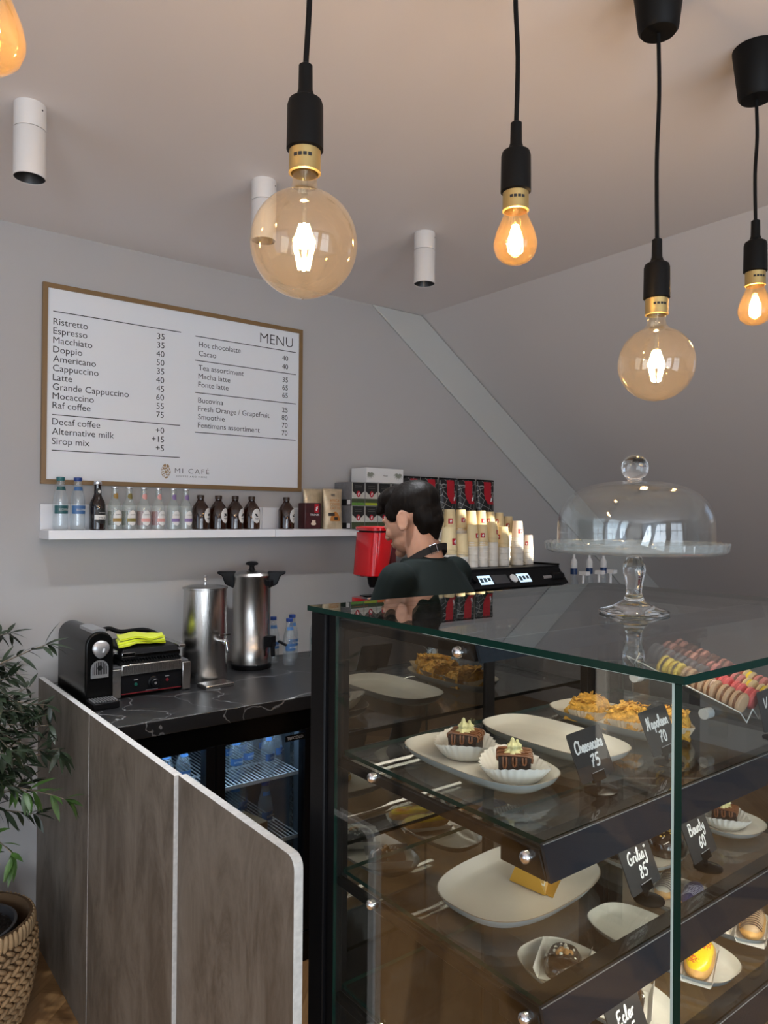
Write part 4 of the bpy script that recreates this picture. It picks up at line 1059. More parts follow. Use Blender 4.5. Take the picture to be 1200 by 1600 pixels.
stacks = [  # name, x, y, top z, scale, logo turn, tall
 ('front row, first stack from the left', 2.137, 2.30, 1.406, 1.28, 0.9, 0),
 ('front row, second stack, with its logo turned away', 2.213, 2.30, 1.378, 1.06, 3.4, 0),
 ('front row, third stack from the left', 2.276, 2.30, 1.416, 1.0, 1.05, 0),
 ('front row, fourth stack from the left', 2.337, 2.30, 1.417, 1.0, 0.1, 0),
 ('front row, fifth stack from the left', 2.400, 2.30, 1.430, 0.98, 1.25, 0),
 ('front row, sixth stack from the left', 2.471, 2.30, 1.408, 1.0, -1.0, 0),
 ('front row, tall pinkish stack second from the right', 2.566, 2.30, 1.434, 1.0, 0.45, 1),
 ('front row, short stack at the right end', 2.642, 2.30, 1.369, 0.84, -0.5, 1),
 ('back row, first stack from the left', 2.161, 2.39, 1.482, 0.92, 0.25, 0),
 ('back row, second stack from the left, widest', 2.225, 2.39, 1.483, 1.1, 0.2, 0),
 ('back row, third stack from the left', 2.293, 2.39, 1.482, 0.98, 0.5, 0),
 ('back row, fourth stack, with no logo in sight', 2.357, 2.39, 1.478, 1.0, 3.2, 0),
 ('back row, fifth stack from the left', 2.420, 2.39, 1.479, 0.97, 0.45, 0),
 ('back row, sixth stack from the left', 2.481, 2.39, 1.475, 0.84, -0.4, 0),
 ('back row, seventh stack from the left', 2.539, 2.39, 1.472, 0.88, -0.5, 0),
 ('back row, right end stack', 2.600, 2.39, 1.455, 0.92, -0.05, 0)]
def put_cup(me, label, loc, rz, s, group, logo):
    o = bpy.data.objects.new('paper_cup', me); COL.objects.link(o); o.location = loc; o.rotation_euler = (0, 0, rz); o.scale = (s, s, s)
    tag(o, label, 'cup', group)
    if logo:
        a = bpy.data.objects.new('logo', logo_m); COL.objects.link(a); a.parent = o; a['label'] = 'red square logo'
        b = bpy.data.objects.new('logo_mark', mark_m); COL.objects.link(b); b.parent = a
for nm, x, y, zt_, s, lt, tall in stacks:
    top_h = 0.0745 * s; pitch = 0.0092
    nlow = int(round((zt_ - CT - top_h) / pitch)); pitch = (zt_ - CT - top_h) / max(nlow, 1)
    for k in range(nlow):
        if nlow - k > 16: pass
        j = (k % 3 - 1) * 0.0006
        put_cup(cup_low if k < nlow - 2 or tall else cup_top, 'paper cup nested under the top cup, %s' % nm, (x + j, y + 0.0005 * ((k * 7) % 3 - 1), CT + k * pitch), k * 0.7, s, 'nested paper cups, ' + nm, False)
    put_cup(cup_tall if tall else cup_top, 'top paper cup, %s' % nm, (x, y, zt_ - top_h), lt - 2.39, s, 'top paper cups on the espresso machine', True)

# ------------------------------------------------------------------ syrup bottles behind the case
def pump_bottle(label, loc, H, tall):
    t = thing('pump_bottle', label, 'bottle', loc, 0.0, 'pump bottles by the slope')
    r = 0.034
    if tall:
        MB().lathe([(0.0001, 0.001), (r - .003, 0), (r, 0.004), (r, H * 0.52), (0.016, H * 0.70), (0.0145, H * 0.82)], 24, cap1=False).build('glass', WATERGLASS, t)
        patch(r, FRONT, 1.6, H * 0.12, H * 0.48, False, 16, 3, taper=lambda z: r + 0.0005).build('label_band', P('pale_blue_label', (0.55, 0.62, 0.70), 0.5), t)
        MB().lathe([(0.0175, H * 0.74), (0.0175, H * 0.815), (0.0155, H * 0.82)], 18).build('neck_band', NAVY, t)
        MB().lathe([(0.017, H * 0.82), (0.0175, H * 0.90), (0.012, H * 0.935), (0.0075, H * 0.95), (0.006, H)], 18).build('pump', CHALK, t)
    else:
        MB().lathe([(0.0001, 0.001), (r - .003, 0), (r, 0.004), (r, H * 0.55), (0.015, H * 0.72), (0.0145, H * 0.76)], 24, cap1=False).build('glass', AMBER, t)
        MB().cyl((0, 0, H * 0.76), (0, 0, H * 0.95), 0.0065, 12).lathe([(0.016, H * 0.74), (0.016, H * 0.78)], 16).box(-0.015, 0.015, -0.028, 0.012, H * 0.945, H).build('pump', CHALK, t)
for k, x in enumerate((3.107, 3.235, 3.357)):
    pump_bottle('clear bottle with white pointed nozzle, %s of the three beyond the cake stand stem' % ('left', 'middle', 'right')[k], (x, 2.40, CZ), 0.392 - 0.003 * k, True)
for k, px_ in enumerate((2.918, 3.04, 3.135)):
    pump_bottle('bottle with a low white T-shaped pump, %s of three by the tall nozzle bottles' % ('left', 'middle', 'right')[k], (px_, 2.20, CZ), 0.325, False)

# ------------------------------------------------------------------ basket and olive tree
WICK = P('wicker', (0.36, 0.23, 0.115), 0.75, noise=0.35, nscale=14); WICKD = P('wicker_inside', (0.13, 0.075, 0.035), 0.85)
bxc, byc, BH = 0.365, 2.33, 0.315
t = thing('wicker_basket', 'round woven water-hyacinth basket on the floor against the partition', 'basket', (bxc, byc, 0))
def bask_r(z): q = z / BH; return 0.125 + 0.050 * math.sin(min(1, q * 1.15) * PI * 0.62) - 0.008 * q
mb = MB().lathe([(0.0001, 0.004), (0.118, 0.004)] + [(bask_r(BH * i / 10) - 0.006, 0.006 + (BH - 0.006) * i / 10) for i in range(11)] + [(bask_r(BH) - 0.014, BH)] + [(bask_r(BH * i / 10) - 0.016, 0.012 + (BH - 0.02) * i / 10) for i in range(10, -1, -1)], 40, cap1=False)
mb.build('lining', WICKD, t)
mb = MB(); rr = random.Random(5)
rows = 15
for k in range(rows):
    z = 0.012 + (BH - 0.055) * (k + 0.5) / rows; n_ = 40
    for i in range(n_):
        a = 2 * PI * (i + 0.5 * (k % 2)) / n_; r = bask_r(z)
        X = RZ(a) @ T(r - 0.002, 0, z) @ RX((0.55 if k % 2 else -0.55) + rr.uniform(-.15, .15))
        mb.ell((0, 0, 0), (0.0085, 0.0165, 0.0068), 8, 6, X=X)
mb.build('weave', WICK, t, smooth=60)
mb = MB()
for i in range(64):
    a = 2 * PI * i / 64; r = bask_r(BH)
    mb.ell((0, 0, 0), (0.0080, 0.0088, 0.024), 8, 6, X=RZ(a) @ T(r - 0.004, 0, BH - 0.022) @ RX(rr.uniform(-.15, .15)))
mb.build('rim', P('wicker_rim', (0.44, 0.30, 0.16), 0.75, noise=0.3, nscale=20), t, smooth=60)
t = thing('olive_tree', 'olive tree with narrow dark green leaves in a black pot in the basket', 'plant', (bxc - 0.01, byc, 0.013))
MB().lathe([(0.0001, 0), (0.095, 0), (0.120, 0.265), (0.128, 0.268), (0.128, 0.288), (0.120, 0.288), (0.118, 0.262), (0.0001, 0.262)], 40).build('pot', DKGREY, t)
mb = MB().lathe([(0.118, 0.250), (0.117, 0.262), (0.08, 0.268), (0.04, 0.270), (0.0001, 0.272)], 36, cap0=False)
for i in range(260):
    a, r = rr.uniform(0, 2 * PI), 0.112 * math.sqrt(rr.random())
    mb.ell((r * math.cos(a), r * math.sin(a), 0.268), (rr.uniform(.002, .006), rr.uniform(.002, .006), rr.uniform(.002, .004)), 6, 4)
mb.build('soil', P('dark_soil', (0.022, 0.015, 0.011), 0.95), t)
BARK = P('bark', (0.16, 0.13, 0.095), 0.85, noise=0.3, nscale=60)
trunk = smooth_pts([(-0.02, 0, 0.25), (-0.05, 0.01, 0.45), (-0.07, 0.0, 0.65), (-0.075, -0.01, 0.85), (-0.06, 0.0, 1.0)])
mb = MB().tube(trunk, [0.016 - 0.0085 * i / (len(trunk) - 1) for i in range(len(trunk))], 10)
leaves = MB(); tips = []
rr = random.Random(21)
for i in range(105):
    h = rr.uniform(0.60, 1.05); a = rr.uniform(0, 2 * PI)
    L_ = rr.uniform(0.16, 0.40) * (1.1 - 0.5 * abs(h - 0.8))
    base = Vector((-0.07 + 0.015 * (h > .9), 0, h)); d = Vector((math.cos(a), math.sin(a) * 0.85, rr.uniform(-0.35, 0.55)))
    pts = [base]; cur = d.normalized()
    lim = 0.175
    for s_ in range(7):
        cur = (cur + Vector((rr.uniform(-.18, .18), rr.uniform(-.18, .18), rr.uniform(-.10, .12) - 0.05))).normalized()
        nx = pts[-1] + cur * L_ / 7
        # the partition, the wall and the coffee machine stop the crown on these sides
        if nx.x > 0.215 and nx.z < 0.93: nx.x = 0.215
        nx.x = min(nx.x, 0.30); nx.y = min(nx.y, 0.30)
        if nx.z > 0.91 and nx.x > 0.22: nx.y = min(nx.y, -0.06)
        pts.append(nx)
    mb.tube(pts, [0.0038 - 0.0004 * k for k in range(8)], 5)
    tips.append(pts)
mb.build('trunk', BARK, t, smooth=60)
LEAF = P('olive_leaf', (0.022, 0.036, 0.018), 0.38, noise=0.35, nscale=25); LEAFY = P('young_leaf', (0.045, 0.10, 0.02), 0.4, noise=0.25, nscale=25)
def leaf(p, d, L_, W_, mat):
    d = d.normalized(); s_ = d.cross(Vector((rr.uniform(-.4, .4), rr.uniform(-.4, .4), 1))); s_ = s_.normalized(); n_ = s_.cross(d)
    vs = []; fs = []
    prof = [(0, 0.08), (0.2, 0.7), (0.45, 1.0), (0.7, 0.75), (1.0, 0.03)]
    for q, wq in prof:
        c = p + d * L_ * q - n_ * 0.18 * L_ * q * q
        for k_, (ss, up_) in enumerate(((-1, .16), (0, 0), (1, .16))): vs.append(c + s_ * W_ * wq * ss + n_ * W_ * wq * up_)
    for i in range(4):
        for j in range(2): k_ = i * 3 + j; fs.append((k_, k_ + 1, k_ + 4, k_ + 3))
    if max(v.x for v in vs) > 0.245 and min(v.z for v in vs) < 0.895: return
    if max(v.x for v in vs) > 0.262 and max(v.y for v in vs) > -0.05: return
    if max(v.y for v in vs) > 0.345: return
    leaves.add(vs, fs, mat)
for bi, pts in enumerate(tips):
    young = pts[-1].z < 0.70 and bi % 2 == 0
    for i in range(2, 8):
        for s_ in range(4 if i < 7 else 7):
            d = (pts[i] - pts[i - 1]).normalized(); perp = d.cross(Vector((rr.uniform(-1, 1), rr.uniform(-1, 1), rr.uniform(-1, 1)))).normalized()
            leaf(pts[i] + d * rr.uniform(-.02, 0.0), d * 0.75 + perp * rr.uniform(0.5, 1.1), rr.uniform(0.045, 0.075), rr.uniform(0.0055, 0.0085), 1 if young and i > 4 else 0)
leaves.build('foliage', [LEAF, LEAFY], t, smooth=60)
# ------------------------------------------------------------------ the barista
SKIN = P('skin', (0.50, 0.27, 0.18), 0.5, sss=0.15, noise=0.08, nscale=30); HAIRM = P('dark_hair', (0.005, 0.003, 0.002), 0.5, spec=0.15, bump=0.9, bscale=60, stretch=(1, 1, 0.3))
SHIRTM = P('dark_green_cotton', (0.009, 0.0145, 0.014), 0.85, spec=0.15, bump=0.5, bscale=14); TROUS = P('black_trousers', (0.012, 0.012, 0.014), 0.8)
V = Vector
Fb = V((-0.27, 0.963, 0)).normalized(); Lb = V((-Fb.y, Fb.x, 0))
nb = V((1.572, 1.77, 1.315))                     # base of the neck at the back
pel = V((1.60, 1.72, 0.90))
ORI = V((1.60, 1.76, 0))
def W_(base, f=0, l=0, z=0): return base + Fb * f + Lb * l + V((0, 0, z))
sh = {1: W_(nb, 0.02, 0.160, -0.068), -1: W_(nb, 0.02, -0.170, -0.062)}
el = {1: W_(sh[1], 0.09, 0.035, -0.26), -1: W_(sh[-1], 0.10, -0.05, -0.25)}
ha = {1: V((1.560, 2.10, 1.08)), -1: V((1.83, 2.07, 1.10))}
# head frame: looking ahead-left and down
Fh = V((-0.27, 0.963, 0)).normalized(); Lh = V((-Fh.y, Fh.x, 0)); tl = math.radians(20)
hf = Fh * math.cos(tl) + V((0, 0, -math.sin(tl))); hu = Fh * math.sin(tl) + V((0, 0, math.cos(tl)))
hc = V((1.562, 1.862, 1.438))
HX = Matrix((Lh, hf, hu)).transposed().to_4x4(); HX.translation = hc      # local x = left, y = forward, z = up
def hp(x, y, z): return HX @ V((x, y, z))
def toL(mb): mb.v = [tuple(V(p) - ORI) for p in mb.v]; return mb
def mod(o, vox, it=6, fac=0.5):
    r = o.modifiers.new('remesh', 'REMESH'); r.mode = 'VOXEL'; r.voxel_size = vox; r.use_smooth_shade = True
    s = o.modifiers.new('smooth', 'SMOOTH'); s.factor = fac; s.iterations = it
body = MB()
# head
body.ell((0, -0.012, 0.030), (0.072, 0.094, 0.082), 24, 16, X=HX)          # cranium
body.ell((0, 0.030, 0.000), (0.063, 0.062, 0.080), 20, 14, X=HX)           # face
body.ell((0, 0.034, -0.055), (0.050, 0.052, 0.048), 18, 12, X=HX)          # jaw
body.ell((0, 0.076, -0.088), (0.022, 0.018, 0.016), 12, 8, X=HX)           # chin
body.ell((0, 0.082, 0.026), (0.046, 0.014, 0.011), 14, 8, X=HX)            # brow
body.caps(hp(0, 0.088, 0.018), hp(0, 0.107, -0.024), 0.0075, 0.0115)       # nose
body.ell((0.009, 0.097, -0.029), (0.008, 0.009, 0.007), 10, 6, X=HX); body.ell((-0.009, 0.097, -0.029), (0.008, 0.009, 0.007), 10, 6, X=HX)
body.ell((0, 0.090, -0.052), (0.021, 0.009, 0.0055), 12, 6, X=HX); body.ell((0, 0.088, -0.063), (0.018, 0.009, 0.006), 12, 6, X=HX)   # lips
for s_ in (1, -1):
    body.ell((s_ * 0.030, 0.080, 0.004), (0.0125, 0.010, 0.009), 10, 8, X=HX)    # eyelids
    body.ell((s_ * 0.038, 0.064, -0.022), (0.020, 0.020, 0.020), 12, 8, X=HX)    # cheek
    Xe = HX @ T(s_ * 0.077, -0.016, -0.008) @ RZ(-s_ * 0.45) @ RX(0.15)
    pts = [Xe @ V((0, 0.016 * math.cos(a) , 0.029 * math.sin(a))) for a in [2 * PI * k / 16 for k in range(16)]]
    body.tube(pts + [pts[0]], [0.0052 if 3 < (k % 16) < 14 else 0.0045 for k in range(17)], 8)   # ear rim
    body.ell((0, 0, -0.003), (0.004, 0.014, 0.026), 12, 8, X=Xe)
    body.ell((0.002, 0.004, -0.026), (0.0055, 0.009, 0.009), 10, 6, X=Xe)
# neck and trunk
body.caps(W_(nb, 0.015, 0, -0.03), hp(0, -0.018, -0.040), 0.060, 0.053)
body.caps(W_(nb, 0.02, 0, -0.035), W_(nb, 0.03, 0.12, -0.075), 0.045, 0.036); body.caps(W_(nb, 0.02, 0, -0.035), W_(nb, 0.03, -0.12, -0.07), 0.045, 0.036)
trunk_rings = []
def tor(z, rx, ry, f):      # ring round the trunk: half width rx, half depth ry, centre pushed f forward
    c = pel.lerp(W_(nb, 0.0), (z - 0.90) / (1.315 - 0.90)); c.z = z
    return [tuple(c + Fb * (f + ry * math.sin(2 * PI * k / 28)) + Lb * (rx * math.copysign(abs(math.cos(2 * PI * k / 28)) ** 0.85, math.cos(2 * PI * k / 28)))) for k in range(28)]
TR = [(0.82, 0.155, 0.105, 0.0), (0.90, 0.165, 0.112, 0.0), (1.00, 0.150, 0.105, 0.01), (1.08, 0.155, 0.108, 0.015), (1.16, 0.166, 0.115, 0.018), (1.21, 0.162, 0.108, 0.02), (1.26, 0.125, 0.082, 0.02), (1.295, 0.075, 0.058, 0.02)]
body.rings([tor(*r) for r in TR])
for s_ in (1, -1):
    body.caps(W_(sh[s_], 0, 0, -0.02), el[s_], 0.046, 0.038); body.caps(el[s_], ha[s_], 0.040, 0.027)
    hip = W_(pel, 0, s_ * 0.085, -0.04); kn = W_(pel, 0.03, s_ * 0.095, -0.44); an = W_(pel, -0.01, s_ * 0.10, -0.815)
    body.caps(hip, kn, 0.085, 0.055); body.caps(kn, an, 0.054, 0.036)
    body.caps(W_(an, -0.03, 0, -0.035), W_(an, 0.15, s_ * 0.02, -0.047), 0.040, 0.032)
    # hand: palm, four unequal curled fingers, thumb from the side
    fd = (ha[s_] - el[s_]).normalized(); side = V((0, 0, 1)).cross(fd).normalized() * (-1); upv = side.cross(fd) * -1
    if upv.z < 0: upv = -upv
    p0 = ha[s_]; pc = p0 + fd * 0.045
    for q in (-0.024, -0.008, 0.008, 0.024): body.caps(p0 + side * q * 0.7, p0 + fd * 0.078 + side * q, 0.0145, 0.0115, 10)
    for q, ln in ((-0.027, 0.066), (-0.009, 0.076), (0.009, 0.072), (0.027, 0.056)):
        k0 = p0 + fd * 0.080 + side * q
        k1 = k0 + (fd * 0.8 - upv * 0.55).normalized() * ln * 0.45; k2 = k1 + (fd * 0.15 - upv * 1.0).normalized() * ln * 0.33; k3 = k2 + (-fd * 0.6 - upv * 0.8).normalized() * ln * 0.25
        body.caps(k0, k1, 0.0098, 0.0088, 10); body.caps(k1, k2, 0.0088, 0.0080, 10); body.caps(k2, k3, 0.0080, 0.0070, 10)
    th0 = p0 + fd * 0.022 + side * 0.026 * -s_; th1 = th0 + (fd * 0.7 + side * 0.75 * -s_ + upv * 0.1).normalized() * 0.038; th2 = th1 + (fd * 0.9 + side * 0.15 * -s_ - upv * 0.35).normalized() * 0.032
    body.caps(th0, th1, 0.0135, 0.0105, 10); body.caps(th1, th2, 0.0105, 0.0085, 10)
man = toL(body).build('person', SKIN, None, tuple(ORI), smooth=60)
mod(man, 0.0042, 4)
tag(man, 'person in dark green T-shirt and apron, seen from behind, head bent over the red grinder', 'person')
# hair: full on top and swept forward, cut short over the nape
hair = MB()
hair.ell((0, -0.020, 0.048), (0.078, 0.100, 0.078), 26, 18, X=HX)
hair.ell((0, 0.030, 0.086), (0.066, 0.072, 0.045), 22, 14, X=HX)
hair.caps(hp(0.0, 0.07, 0.085), hp(0.015, 0.094, 0.072), 0.033, 0.018)
hair.caps(hp(-0.03, 0.07, 0.085), hp(-0.02, 0.094, 0.068), 0.030, 0.016)
hair.caps(hp(0.03, 0.06, 0.080), hp(0.045, 0.085, 0.058), 0.026, 0.012)
hair.ell((0, -0.062, -0.005), (0.062, 0.052, 0.062), 22, 14, X=HX)
hair.caps(hp(0.0, -0.075, -0.03), hp(0, -0.062, -0.075), 0.040, 0.022)
hair.caps(hp(0.025, -0.062, -0.03), hp(0.03, -0.045, -0.068), 0.032, 0.016); hair.caps(hp(-0.025, -0.062, -0.03), hp(-0.03, -0.045, -0.068), 0.032, 0.016)
for s_ in (1, -1): hair.ell((s_ * 0.060, 0.022, 0.036), (0.013, 0.032, 0.036), 14, 10, X=HX)
h = toL(hair).build('hair', HAIRM, man, smooth=60); mod(h, 0.004, 2, 0.3)
h['label'] = 'short dark brown hair, longer on top'
# T-shirt
sh_mb = MB()
def grow(r, d): return (r[0], r[1] + d, r[2] + d, r[3])
sh_mb.rings([tor(*grow(r, 0.014)) for r in TR[1:-1]] + [tor(1.318, 0.092, 0.070, 0.020)])
sh_mb.caps(W_(nb, 0.01, 0, -0.040), W_(nb, 0.028, 0.135, -0.066), 0.062, 0.054); sh_mb.caps(W_(nb, 0.01, 0, -0.040), W_(nb, 0.028, -0.135, -0.060), 0.062, 0.054)
for s_ in (1, -1):
    e2 = sh[s_].lerp(el[s_], 0.80)
    sh_mb.caps(W_(sh[s_], 0, 0, 0.002), e2, 0.0625, 0.059)
    sh_mb.caps(W_(sh[s_], -0.03, -s_ * 0.06, -0.04), W_(sh[s_], -0.02, -s_ * 0.08, -0.14), 0.062, 0.06)
for k, (l_, z_, ln) in enumerate(((0.05, 1.19, 0.10), (-0.02, 1.14, 0.13), (0.09, 1.12, 0.09), (-0.09, 1.17, 0.08), (0.02, 1.07, 0.12))):
    c = pel.lerp(nb, (z_ - 0.90) / 0.415); c.z = z_
    a = W_(c, -0.113 + 0.02, l_, 0); sh_mb.caps(a, W_(a, 0.01, ln * 0.7 * (1 if k % 2 else -1), -0.05), 0.020, 0.012)
s_o = toL(sh_mb).build('t_shirt', SHIRTM, man, smooth=60); mod(s_o, 0.006, 7)
# trousers and shoes
tr = MB()
tr.rings([tor(*grow(r, 0.010)) for r in TR[:2]] + [tor(0.93, 0.17, 0.118, 0)])
for s_ in (1, -1):
    hip = W_(pel, 0, s_ * 0.085, -0.04); kn = W_(pel, 0.03, s_ * 0.095, -0.44); an = W_(pel, -0.01, s_ * 0.10, -0.80)
    tr.caps(hip, kn, 0.098, 0.066); tr.caps(kn, an, 0.066, 0.050)
o = toL(tr).build('trousers', TROUS, man, smooth=60); mod(o, 0.009, 4)
for s_ in (1, -1):
    mb = MB(); an = W_(pel, -0.01, s_ * 0.10, -0.815)
    mb.caps(W_(an, -0.035, 0, -0.038), W_(an, 0.155, s_ * 0.02, -0.046), 0.046, 0.038); mb.caps(W_(an, 0, 0, 0.01), W_(an, 0, 0, -0.04), 0.045, 0.045)
    mb.v = [(p[0], p[1], max(p[2], 0.001)) for p in mb.v]
    o = toL(mb).build('shoe', BLACKMATT, man, smooth=60); mod(o, 0.006, 3)
# apron: bib in front, strap round the neck with a metal buckle
nc = W_(nb, 0.022, 0, 0.012)
ring = []
for k in range(25):
    a = -PI * 0.5 - 2.3 + 4.6 * k / 24          # from front-left round the back to front-right
    x_, y_ = math.cos(a), math.sin(a)
    ring.append(W_(nc, 0.010 + y_ * 0.074, x_ * 0.072, 0.012 - 0.045 * (y_ + 0.6)))
mb = MB()
rs = []
for i, p in enumerate(ring):
    t_ = (ring[min(i + 1, 24)] - ring[max(i - 1, 0)]).normalized(); out_ = (p - nc); out_.z = 0; out_ = out_.normalized(); w_ = t_.cross(out_).normalized()
    rs.append([tuple(p + w_ * 0.011 + out_ * 0.002), tuple(p - w_ * 0.011 + out_ * 0.002), tuple(p - w_ * 0.011 - out_ * 0.001), tuple(p + w_ * 0.011 - out_ * 0.001)])
mb.rings(rs)
APR = P('black_apron', (0.010, 0.008, 0.008), 0.7)
st = toL(mb).build('apron_strap', APR, man)
i = 15; p = ring[i]; t_ = (ring[i + 1] - ring[i - 1]).normalized(); out_ = (p - nc); out_.z = 0; out_ = out_.normalized(); w_ = t_.cross(out_).normalized()
sq = [p + t_ * (0.011 * a) + w_ * (0.014 * b) + out_ * 0.004 for a, b in ((-1, -1), (1, -1), (1, 1), (-1, 1))]
toL(MB().tube(sq, 0.0018, 6, closed=True)).build('buckle', CHROME, st)
bib = MB(); rs = []
for z_, w_ in ((1.20, 0.10), (1.10, 0.13), (1.0, 0.165), (0.90, 0.18), (0.72, 0.18), (0.55, 0.175)):
    c = pel.lerp(nb, (z_ - 0.90) / 0.415); c.z = z_
    r_ = []
    for k in range(13):
        u = -1 + k / 6; r_.append(tuple(W_(c, 0.145 - 0.05 * u * u, u * w_, 0)))
    r_ += [tuple(V(q) - Fb * 0.004) for q in reversed(r_)]
    rs.append(r_)
bib.rings(rs); toL(bib).build('apron', APR, man, smooth=60)

# ------------------------------------------------------------------ pendant lamps and ceiling spots
RUB = P('black_silicone', (0.005, 0.005, 0.005), 0.5, spec=0.15); CORDM = P('black_cord', (0.005, 0.005, 0.005), 0.7, spec=0.15)
GLOBE = [(0.0150, 0.0), (0.0150, -0.012), (0.017, -0.022), (0.026, -0.031)] + [(0.066 * math.sin(a), -0.090 + 0.066 * math.cos(a)) for a in [PI * k / 24 for k in range(4, 25)]]
APEAR = [(0.0150, 0.0), (0.0165, -0.006), (0.0235, -0.022), (0.0300, -0.038), (0.0330, -0.052), (0.0325, -0.060), (0.0275, -0.072), (0.0180, -0.080), (0.008, -0.0835), (0.0003, -0.084)]
def pendant(label, x, y, ztop_socket, globe, loc_sway, gmat):
    """ztop_socket: height of the top of the thin socket neck"""
    t = thing('pendant_lamp', label, 'lamp', (x, y, HC), 0, 'bare-bulb pendant lamps')
    MB().lathe([(0.0001, -0.0005), (0.046, -0.0005), (0.046, -0.004), (0.0345, -0.098), (0.030, -0.104), (0.008, -0.105), (0.0001, -0.105)], 36).build('canopy', RUB, t)
    zb = ztop_socket - HC
    s = loc_sway
    cord = smooth_pts([(0, 0, -0.103), (s * 0.6, 0, -0.103 + (zb + 0.103) * 0.3), (-s * 0.4, 0, -0.103 + (zb + 0.103) * 0.62), (0, 0, zb)])
    MB().tube(cord, 0.0036, 8).build('cord', CORDM, t)
    k = MB().lathe([(0.0055, 0.002), (0.0085, 0), (0.0090, -0.030), (0.0115, -0.038), (0.0205, -0.044), (0.0222, -0.050), (0.0228, -0.104), (0.0200, -0.106), (0.0001, -0.106)], 28)
    so_ = k.build('socket', RUB, t, (0, 0, zb))
    b = MB().lathe([(0.0150, 0.004), (0.0195, 0.0), (0.0195, -0.024), (0.0200, -0.027), (0.0170, -0.028)], 28, cap1=False).build('bulb_cap', BRASS, t, (0, 0, zb - 0.106))
    mb = MB()
    for q in (-0.009, -0.003, 0.003, 0.009): mb.box(-0.0022, 0.0022, -0.0200, -0.0193, -0.013, -0.009, X=RZ(-0.7 + q * 52))
    mb.build('cap_print', INK, b, smooth=0)
    gl = MB().lathe(GLOBE if globe else APEAR, 40, cap0=False, cap1=True).build('glass_bulb', gmat, t, (0, 0, zb - 0.106 - 0.024))
    h_ = -0.094 if globe else -0.046
    stem = MB().lathe([(0.0075, -0.002), (0.0045, -0.01), (0.0032, h_ + 0.034), (0.0065, h_ + 0.028), (0.0032, h_ + 0.024), (0.0001, h_ + 0.016)], 14)
    stem.build('glass_stem', DOME, gl)
    mb = MB()
    fh = 0.027 if globe else 0.021
    for q in range(6):
        a = 2 * PI * q / 6; r1_, r2_ = (0.010, 0.013) if globe else (0.006, 0.009)
        mb.tube([(r1_ * 0.5 * math.cos(a), r1_ * 0.5 * math.sin(a), h_ + fh), (r2_ * math.cos(a), r2_ * math.sin(a), h_ + fh * 0.1), (r1_ * 0.6 * math.cos(a), r1_ * 0.6 * math.sin(a), h_ - fh)], 0.0022, 6)
    mb.build('filament', FILAMENT, gl)
    ld = bpy.data.lights.new('bulb_light', 'POINT'); ld.energy = BULB_POWER; ld.color = (1.0, 0.73, 0.53); ld.shadow_soft_size = 0.012
    lo = bpy.data.objects.new('bulb_light', ld); COL.objects.link(lo); lo.parent = gl; lo.location = (0, 0, h_)
pendant('pendant lamp with large clear amber globe bulb, nearest, hanging before the menu board', 0.478, 0.780, 2.005, True, -0.012, AMBERBULB)
pendant('pendant lamp with small pear bulb, hanging between the two globes', 0.838, 0.760, 2.046, False, -0.006, AMBERBULB2)
pendant('pendant lamp with globe bulb hanging above the cake stand', 1.181, 0.737, 1.944, True, 0.006, AMBERBULB)
pendant('pendant lamp with small pear bulb at the right edge', 1.526, 0.729, 2.062, False, 0.008, AMBERBULB2)
pendant('pendant lamp whose glowing pear bulb is cut by the left edge of the photo', 0.124, 0.760, 2.070, False, 0.0, AMBERBULB2)

SPOTW = P('spot_white', (0.72, 0.70, 0.68), 0.4); REFL = P('dark_reflector', (0.02, 0.02, 0.021), 0.35)
for x, y, lab in ((0.403, 1.897, 'white ceiling spot cylinder at far left above the menu'), (1.029, 1.902, 'white ceiling spot cylinder partly seen through the large globe bulb'), (1.647, 1.905, 'white ceiling spot cylinder right of the large globe bulb, near the slope')):
    t = thing('ceiling_spot', lab, 'spotlight', (x, y, HC), 0.6, 'white cylinder ceiling spots')
    MB().lathe([(0.0001, 0), (0.0345, 0), (0.0345, -0.0015), (0.0360, -0.002), (0.0360, -0.058), (0.0352, -0.0595)], 36, cap1=False).build('mount', SPOTW, t)
    MB().lathe([(0.0352, -0.0605), (0.0360, -0.062), (0.0360, -0.172), (0.0345, -0.173), (0.0345, -0.150)], 36, cap0=False, cap1=False).build('shade', SPOTW, t)
    MB().lathe([(0.0344, -0.172), (0.026, -0.135), (0.017, -0.110), (0.0001, -0.109)], 32, cap0=False).build('reflector', REFL, t)
    MB().lathe([(0.0120, -0.1105), (0.0120, -0.113), (0.0001, -0.114)], 20).build('lens', P('spot_lens', (0.9, 0.9, 0.85), 0.3, emit=(1, 0.92, 0.82), estr=1.2), t)
    MB().cyl((0.0, -0.0362, -0.018), (0.0, -0.0355, -0.018), 0.0022, 8).build('screw', BLACK, t)
    ld = bpy.data.lights.new('spot_light', 'SPOT'); ld.energy = SPOT_POWER; ld.color = (0.90, 0.95, 1.0); ld.spot_size = math.radians(98); ld.spot_blend = 1.0; ld.shadow_soft_size = 0.02
    lo = bpy.data.objects.new('spot_light', ld); COL.objects.link(lo); lo.parent = t; lo.location = (0, 0, -0.176)
